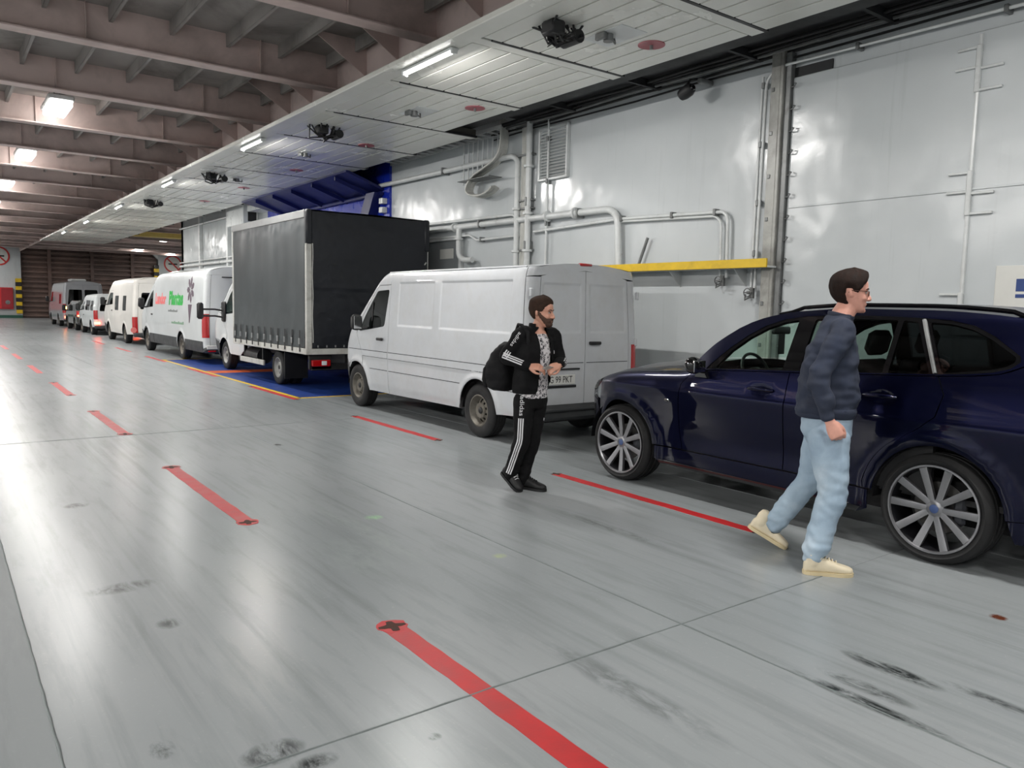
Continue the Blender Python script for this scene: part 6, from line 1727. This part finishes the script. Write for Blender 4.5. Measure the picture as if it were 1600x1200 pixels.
# ============ man in the navy sweater and light jeans, walking to the right
def man_sweater():
    o3 = Vector((4.70, 2.85, 0)); root = empty('person', o3)
    tag(root, 'man with glasses in navy sweater, light jeans and cream shoes walking past the SUV', 'person')
    A = Vector((0, 0, 0))
    def L(x, y, z): return Vector((x, y, z))-o3
    f = Vector((.62, -.78, 0)).normalized(); l = Vector((.78, .62, 0)).normalized()
    neck = L(4.880, 2.850, 1.640); chinb = L(4.922, 2.832, 1.688)
    hd = Head((chinb.x, chinb.y, chinb.z), .272, f, tilt=4)
    shR, shL = L(4.715, 2.735, 1.545), L(5.010, 2.965, 1.540)
    elR, wrR = L(4.545, 2.775, 1.270), L(4.548, 2.690, 1.000)
    elL, wrL = L(5.045, 3.060, 1.240), L(4.985, 3.080, .970)
    pel = L(4.775, 2.840, .93)
    hipR, knR, anR = L(4.690, 2.770, .88), L(4.640, 2.690, .525), L(4.510, 2.715, .105)
    hipL, knL, anL = L(4.855, 2.905, .88), L(4.850, 2.985, .530), L(4.745, 3.175, .175)
    # continuous body under the clothes: head, neck, trunk, limbs, hands
    b = MB(); hd.add(b)
    chain(b, [neck+Vector((0, 0, -.07)), neck, hd.w((-.02, 0, .10)), hd.w((.0, 0, .25))], [.082, .074, .070, .064], 18)
    torso(b, [(pel, .15, .11, 2.3), (L(4.80, 2.85, 1.10), .15, .125, 2.3), (L(4.82, 2.865, 1.28), .165, .13, 2.3), (L(4.845, 2.87, 1.44), .175, .115, 2.4), (L(4.860, 2.865, 1.56), .15, .085, 2.3), (neck, .06, .06)], f, l)
    for sh, el, wr in ((shR, elR, wrR), (shL, elL, wrL)): chain(b, [sh, el, wr], [.055, .042, .030], 14)
    for h, k, a in ((hipR, knR, anR), (hipL, knL, anL)): chain(b, [h, k, a], [.085, .058, .040], 14)
    for wr, el, sd in ((wrR, elR, 1), (wrL, elL, -1)):
        d = ((wr-el).normalized()+f*.25).normalized()
        # back of each hand faces outwards, thumb forward
        hand(b, wr+d*.012, d, (-l if sd > 0 else l), -sd, (55, 65, 45), 1.12, 28)
    body = put(fuse(b, 'body', .0055, 3, .4), 'body', M_SKIN2, root)
    hd.eyes(root, M_HAIR2)
    def hair(w, t):
        aw = abs(w)
        line = interp([(0, .80), (.5, .78), (.9, .66), (1.15, .47), (1.40, .48), (1.52, .57), (1.85, .57), (1.98, .32), (2.12, .14), (2.5, .06), (3.2, .04)], aw)
        d = t-line
        if d <= 0: return -.02
        v = .060*sstep(0, .10, d)+.02*sstep(.75, .95, t)*cos(w*.5)**2
        if aw < .9: v += .05*sstep(.0, .10, d)*(1-sstep(.86, 1.0, t))
        return .006+v+.020*noise.noise(Vector((w*9, t*3, 1)))+.008*noise.noise(Vector((w*26, t*5, 3)))
    hd.shell('hair', hair, M_HAIR2, root)
    # glasses
    gm = MB(); ge = MB()
    for sg in (-1, 1):
        ring_ = [(.425-.05*abs(y)*0, sg*y, z) for y, z in rrect(.035, .21, .42, .535, .04, 3)]
        ring_ = [(p[0]-.10*(abs(p[1])-.03)**1.2, p[1], p[2]) for p in ring_]
        gm.tube(ring_+[ring_[0]], .009, 6, False)
        gm.tube([(.395, sg*.21, .525), (.20, sg*.345, .525), (-.03, sg*.355, .52), (-.08, sg*.345, .46)], .009, 6)
    gm.tube([(.43, -.035, .50), (.445, 0, .51), (.43, .035, .50)], .008, 6)
    gl = MB().add(gm.v, gm.f, hd.M).build('eyeglasses', mat('brown_spectacle_frame', srgb(86, 56, 44), .35), root, True, 60)
    # sweater
    s = MB()
    torso(s, [(L(4.772, 2.855, 1.005), .168, .178, 2.3), (L(4.770, 2.850, 1.03), .180, .195, 2.3), (L(4.790, 2.855, 1.12), .185, .196, 2.3), (L(4.812, 2.868, 1.27), .190, .185, 2.3), (L(4.832, 2.870, 1.42), .198, .160, 2.4), (L(4.848, 2.866, 1.52), .185, .128, 2.3), (L(4.862, 2.862, 1.592), .135, .100, 2.1), (L(4.872, 2.857, 1.640), .092, .088), (L(4.878, 2.852, 1.668), .082, .082)], f, l, 32)
    for sh, el, wr in ((shR, elR, wrR), (shL, elL, wrL)):
        chain(s, [sh.lerp(neck, .35), sh, sh.lerp(el, .5), el, el.lerp(wr, .55), wr.lerp(el, .10)], [.075, .083, .075, .066, .060, .046], 18)
        chain(s, [wr.lerp(el, .17), wr.lerp(el, .03)], [.046, .043], 16, False)
    sw = put(fuse(s, 'sweater', .009, 5, .5, lambda p, n: fold(p, n, 2.1, 7.0)+.004*sin((p.z+p.dot(f)*.4)*60+4*noise.noise(p*8))*math.exp(-((p.z-1.18)/.13)**2)), 'sweater', M_SWEAT, root)
    cu = MB(); d = Vector((0, 0, 1))
    MB().lathe([(.082, -.014), (.088, 0), (.084, .014), (.075, .012), (.074, -.01)], 28, T(*(neck+Vector((0, 0, .022)))) @ Matrix.Rotation(math.atan2(f.y, f.x), 4, 'Z') @ rotm('Y', 14), closed=True).build('collar', M_SWEAT, sw, True, 80)
    torso(cu, [(L(4.772, 2.855, .985), .166, .174, 2.3), (L(4.772, 2.855, .995), .176, .187, 2.3), (L(4.772, 2.853, 1.03), .181, .194, 2.3), (L(4.772, 2.852, 1.055), .176, .187, 2.3)], f, l, 32)
    cu.build('hem_band', M_SWEAT, sw, True, 80)
    # jeans
    j = MB()
    torso(j, [(L(4.775, 2.845, 1.03), .155, .150, 2.3), (L(4.775, 2.842, .95), .168, .162, 2.3), (L(4.772, 2.838, .88), .165, .160, 2.3), (L(4.772, 2.835, .81), .120, .12, 2.2)], f, l, 28)
    chain(j, [hipR+Vector((0, 0, -.02)), hipR.lerp(knR, .5), knR, knR.lerp(anR, .45), anR+Vector((0, 0, .02))], [.132, .114, .094, .084, .078], 20)
    chain(j, [hipL+Vector((0, 0, -.02)), hipL.lerp(knL, .5), knL, knL.lerp(anL, .45), anL.lerp(knL, .03)], [.128, .108, .090, .080, .074], 20)
    def jf(p, n):
        k = 1.0
        for kn in (knR, knL): k += 1.3*math.exp(-((p-kn).length/.12)**2)
        for an in (anR, anL): k += 1.6*math.exp(-((p-an).length/.16)**2)
        w = .004*sin((p.z*1.0+p.dot(f)*.5)*75+3*noise.noise(p*9))*(k-.8)*.6
        return fold(p, n, .8*k, 8.0)+w
    je = put(fuse(j, 'jeans', .009, 4, .5, jf), 'jeans', M_DENIM, root)
    # shoes and socks
    heelR, toeR = L(4.450, 2.745, .0), L(4.660, 2.545, .0)
    shoe(root, heelR, toeR, (0, 0, 1), M_CREAMSHOE, M_GUM, L=.305, wide=1.05)
    toeL = L(4.800, 3.120, .0); fl = (f*.80+Vector((0, 0, -.42))).normalized(); heelL = toeL-fl*.285
    shoe(root, heelL, toeL, (0, 0, 1), M_CREAMSHOE, M_GUM, L=.295, wide=1.05)
    for an, sd in ((anR, 0), (anL, 1)):
        k_ = knR if sd == 0 else knL
        m = MB(); chain(m, [an.lerp(k_, .10), an+Vector((0, 0, -.03))], [.052, .050], 16); m.build('sock', M_BLACK, root, True, 80)
    return root
man_sweater()

# ============ bearded man in the black tracksuit, carrying a backpack
def man_tracksuit():
    o3 = Vector((4.36, 5.53, 0)); root = empty('person', o3)
    tag(root, 'bearded man in black striped tracksuit and patterned shirt looking at a slip of paper', 'person')
    def L(x, y, z): return Vector((x, y, z))-o3
    f = Vector((.07, -1, 0)).normalized(); l = Vector((1, .07, 0)).normalized()
    face = Vector((.50, -.86, 0)).normalized()
    neck = L(4.440, 5.545, 1.475); cb = L(4.458, 5.535, 1.500)
    hd = Head((cb.x, cb.y, cb.z), .268, face, tilt=4)
    shR, shL = L(4.262, 5.560, 1.415), L(4.610, 5.535, 1.415)
    elR, wrR = L(4.150, 5.640, 1.215), L(4.235, 5.400, 1.150)
    elL, wrL = L(4.640, 5.450, 1.185), L(4.480, 5.270, 1.165)
    hipR, knR, anR = L(4.285, 5.520, .86), L(4.225, 5.470, .48), L(4.180, 5.570, .155)
    hipL, knL, anL = L(4.450, 5.535, .86), L(4.375, 5.500, .47), L(4.315, 5.560, .095)
    b = MB(); hd.add(b)
    chain(b, [neck+Vector((0, 0, -.07)), neck, hd.w((-.02, 0, .10)), hd.w((.0, 0, .25))], [.07, .062, .058, .056], 18)
    torso(b, [(L(4.366, 5.525, .92), .14, .10, 2.3), (L(4.375, 5.525, 1.08), .135, .10, 2.3), (L(4.40, 5.53, 1.26), .155, .105, 2.3), (L(4.43, 5.545, 1.40), .14, .085, 2.3), (neck, .058, .058)], f, l)
    for sh, el, wr in ((shR, elR, wrR), (shL, elL, wrL)): chain(b, [sh, el, wr], [.050, .040, .028], 14)
    for h, k, a in ((hipR, knR, anR), (hipL, knL, anL)): chain(b, [h, k, a], [.08, .055, .04], 14)
    dR = (L(4.330, 5.290, 1.145)-wrR).normalized(); dL = (L(4.350, 5.255, 1.135)-wrL).normalized()
    hand(b, wrR, dR, Vector((-.35, -.55, .75)), 1, (25, 30, 20), 1.0, 35)
    hand(b, wrL, dL, Vector((.35, -.6, .7)), -1, (40, 50, 30), 1.0, 35)
    body = put(fuse(b, 'body', .0055, 3, .4), 'body', M_SKIN1, root)
    hd.eyes(root, M_HAIR1)
    def hair(w, t):
        aw = abs(w)
        line = interp([(0, .80), (.6, .78), (.95, .68), (1.15, .52), (1.5, .50), (1.75, .42), (2.1, .26), (3.2, .20)], aw)
        d = t-line
        if d <= 0: return -.02
        return .010*sstep(0, .05, d)+.012+.045*sstep(.70, .86, t)+(.02*sstep(.80, .9, t) if aw < .8 else 0)+.008*noise.noise(Vector((w*9, t*6, 2)))
    hd.shell('hair', hair, M_HAIR1, root)
    def beard(w, t):
        aw = abs(w)
        topl = interp([(0, .16), (.20, .17), (.26, .33), (.42, .31), (.9, .32), (1.2, .40), (1.36, .52), (1.58, .54), (1.60, -.1)], aw)
        if t > topl or aw > 1.60 or t < interp([(0, -.1), (.9, -.1), (1.2, .02), (1.4, .20), (1.6, .40)], aw): return -.02
        return .030*sstep(0, .05, topl-t)+.006
    be = MB(); hd.shell('beard', beard, M_BEARD, root, t0=-.02, t1=.55)
    be = root.children[-1]
    m = MB(); chain(m, [(.395, -.12, .235), (.43, -.06, .275), (.44, 0, .282), (.43, .06, .275), (.395, .12, .235)], [.012, .018, .016, .018, .012], 8); MB().add(m.v, m.f, hd.M).build('moustache', M_BEARD, root, True, 80)
    # shirt
    s = MB()
    torso(s, [(L(4.362, 5.520, .855), .150, .128, 2.3), (L(4.364, 5.522, .93), .158, .132, 2.3), (L(4.378, 5.525, 1.08), .150, .120, 2.3), (L(4.402, 5.530, 1.26), .165, .120, 2.3), (L(4.425, 5.542, 1.38), .150, .100, 2.3), (L(4.437, 5.545, 1.435), .090, .078)], f, l, 32)
    put(fuse(s, 'shirt', .009, 4, .5, lambda p, n: fold(p, n, 1.0, 8)), 'shirt', M_SHIRT, root)
    # open jacket
    j = MB()
    torso(j, [(L(4.362, 5.528, .885), .165, .136, 2.4), (L(4.364, 5.528, .95), .180, .148, 2.4), (L(4.378, 5.530, 1.08), .178, .142, 2.4), (L(4.402, 5.533, 1.26), .190, .142, 2.4), (L(4.425, 5.543, 1.38), .182, .122, 2.3), (L(4.436, 5.548, 1.445), .120, .092), (L(4.440, 5.548, 1.49), .082, .078), (L(4.442, 5.548, 1.535), .080, .076)], f, l, 32)
    for sh, el, wr in ((shR, elR, wrR), (shL, elL, wrL)):
        chain(j, [sh.lerp(neck, .35), sh, sh.lerp(el, .5), el, el.lerp(wr, .5), wr.lerp(el, .06)], [.070, .078, .068, .060, .052, .042], 18)
    me = fuse(j, 'jacket', .009, 4, .5, lambda p, n: fold(p, n, 1.0, 8))
    def drop(p):
        c = L(4.40, 5.53, 0)
        q = p-Vector((c.x, c.y, 0)); fw = q.dot(f); lt = q.dot(l)-.02
        zz = p.z
        if zz > 1.50: return fw > -.04 or q.length > 9 or True if zz > 1.528 else (fw > .035 and abs(lt) < .09)
        if zz < .895: return True
        w = interp([(.85, .115), (1.05, .085), (1.25, .070), (1.40, .062), (1.50, .07)], zz)
        return fw > .05 and -w < lt < w*1.15 and not (zz > 1.05 and zz < 1.30 and fw > .165)
    carve(me, drop)
    jk = put(me, 'jacket', M_TRACK, root); bv = bvh_of(jk); thicken(jk, .006)
    # trousers
    t = MB()
    torso(t, [(L(4.365, 5.525, .965), .135, .11, 2.3), (L(4.365, 5.525, .90), .150, .122, 2.3), (L(4.362, 5.522, .82), .152, .125, 2.3), (L(4.36, 5.52, .76), .14, .115, 2.3)], f, l, 28)
    for h, k, a in ((hipR, knR, anR), (hipL, knL, anL)):
        chain(t, [h+Vector((0, 0, -.02)), h.lerp(k, .5), k, k.lerp(a, .5), a+Vector((0, 0, .0))], [.100, .090, .076, .068, .060], 18)
    def tf(p, n):
        k = 1.0
        for a in (anR, anL): k += 1.5*math.exp(-((p-a).length/.15)**2)
        return fold(p, n, k, 8.0)
    tr_ = put(fuse(t, 'trousers', .009, 4, .5, tf), 'trousers', M_TRACK, root); bt = bvh_of(tr_)
    out = (-l*.80+f*.60).normalized()
    for sx in (-.020, 0, .020):
        ribbon('leg_stripe', tr_, bt, [hipR.lerp(knR, .52), knR, anR+Vector((0, 0, .02))], out, .011, sx, M_STRIPE, tr_)
    cloth_text('adidas', .058, M_STRIPE, 'leg_lettering', tr_, bt, hipR.lerp(knR, .18), (0, 0, -1), out, xs=1.25)
    outL = (l*.3+f).normalized()
    ribbon('knee_mark', tr_, bt, [hipL.lerp(knL, .50)+l*.02, hipL.lerp(knL, .56)+l*.02], outL, .035, .0, M_STRIPE, tr_, n=4)
    oa = (-l*.62+f*.70+Vector((0, 0, .25))).normalized()
    for sx in (-.020, 0, .020):
        ribbon('sleeve_stripe', jk, bv, [shR.lerp(elR, .72), elR, elR.lerp(wrR, .35), elR.lerp(wrR, .82)], oa, .011, sx, M_STRIPE, jk, .006)
        ribbon('sleeve_stripe', jk, bv, [elL.lerp(wrL, .1), elL.lerp(wrL, .82)], (l*.5+f*.6+Vector((0, 0, .2))).normalized(), .010, sx, M_STRIPE, jk, .006, 14)
    cloth_text('adidas', .050, M_STRIPE, 'sleeve_lettering', jk, bv, shR.lerp(elR, .22), (elR-shR), (-l*.65+f*.65+Vector((0, 0, .4))), .007, 1.2)
    ribbon('chest_mark', jk, bv, [L(4.52, 5.50, 1.285), L(4.52, 5.50, 1.255)], (f+l*.2), .020, 0, M_STRIPE, jk, .006, 4)
    # shoes: right heel lifted, left flat
    toeR = L(4.215, 5.470, 0); fr = (Vector((.10, -.86, -.5))).normalized()
    shoe(root, toeR-fr*.27, toeR, (0, 0, 1), M_BLKSHOE, M_BLKSHOE, L=.285, stripes=M_STRIPE)
    heelL = L(4.310, 5.610, 0); shoe(root, heelL, heelL+Vector((.12, -.26, 0)), (0, 0, 1), M_BLKSHOE, M_BLKSHOE, L=.285, stripes=M_BLKSHOE)
    # slip of paper
    pp = L(4.345, 5.262, 1.142)+o3
    pm = MB().cbox(-.055, .055, -.035, .035, -.0006, .0006, .0003, T(*pp) @ rotm('Z', 20) @ rotm('X', -28) @ rotm('Y', 12))
    tag(pm.build('paper_slip', M_PLATE), 'small white slip of paper held by the bearded man', 'paper')
    # backpack hanging behind the right shoulder
    bc = Vector((4.225, 5.800, 1.115)); bp = empty('backpack', (bc.x, bc.y, .90))
    tag(bp, 'black backpack slung on the bearded man in the tracksuit', 'backpack')
    bo = Vector((bc.x, bc.y, .90)); back = (-f*.85-l*.50).normalized(); lat = Vector((-back.y, back.x, 0))
    g = MB()
    def G(z, w, d, dx=0.0, db=0.0): return (Vector((0, 0, z))+back*db+lat*dx, lat*w, back*d, 2.7)
    rings(g, [G(.0, .12, .085, 0, -.02), G(.03, .155, .115), G(.12, .165, .135, 0, .01), G(.24, .160, .130, 0, .005), G(.34, .140, .105, 0, -.02), G(.42, .10, .07, 0, -.05), G(.455, .05, .035, 0, -.065)], 28)
    M_BAG = mat('black_backpack_cloth', srgb(10, 10, 13), .8, var=.15, scale=9, spec=.3, bump=.15, bscale=160)
    put(fuse(g, 'pack_body', .010, 3, .5, lambda p, n: fold(p, n, 1.2, 9)), 'pack_body', M_BAG, bp)
    g = MB(); rings(g, [G(.03, .11, .03, 0, .115), G(.10, .13, .045, 0, .12), G(.20, .125, .04, 0, .115), G(.25, .10, .02, 0, .10)], 24); g.build('front_pocket', M_BAG, bp, True, 60)
    q = back*.150+Vector((0, 0, .165))+lat*-.05
    MB().cbox(-.016, .016, -.004, .004, -.010, .010, .002, T(*q) @ Matrix.Rotation(math.atan2(lat.y, lat.x), 4, 'Z')).build('red_tag', mat('red_cloth_tag', srgb(190, 40, 54), .6), bp)
    a = shR+o3-bo
    MB().tube([Vector((0, 0, .42))-back*.09, a+Vector((0, 0, .10))-f*.04, a+Vector((0, 0, .094))+f*.01, a+f*.09+Vector((0, 0, .03)), a+f*.10+Vector((0, 0, -.10))], .016, 8).build('shoulder_strap', M_BAG, bp, True, 80)
    return root
man_tracksuit()
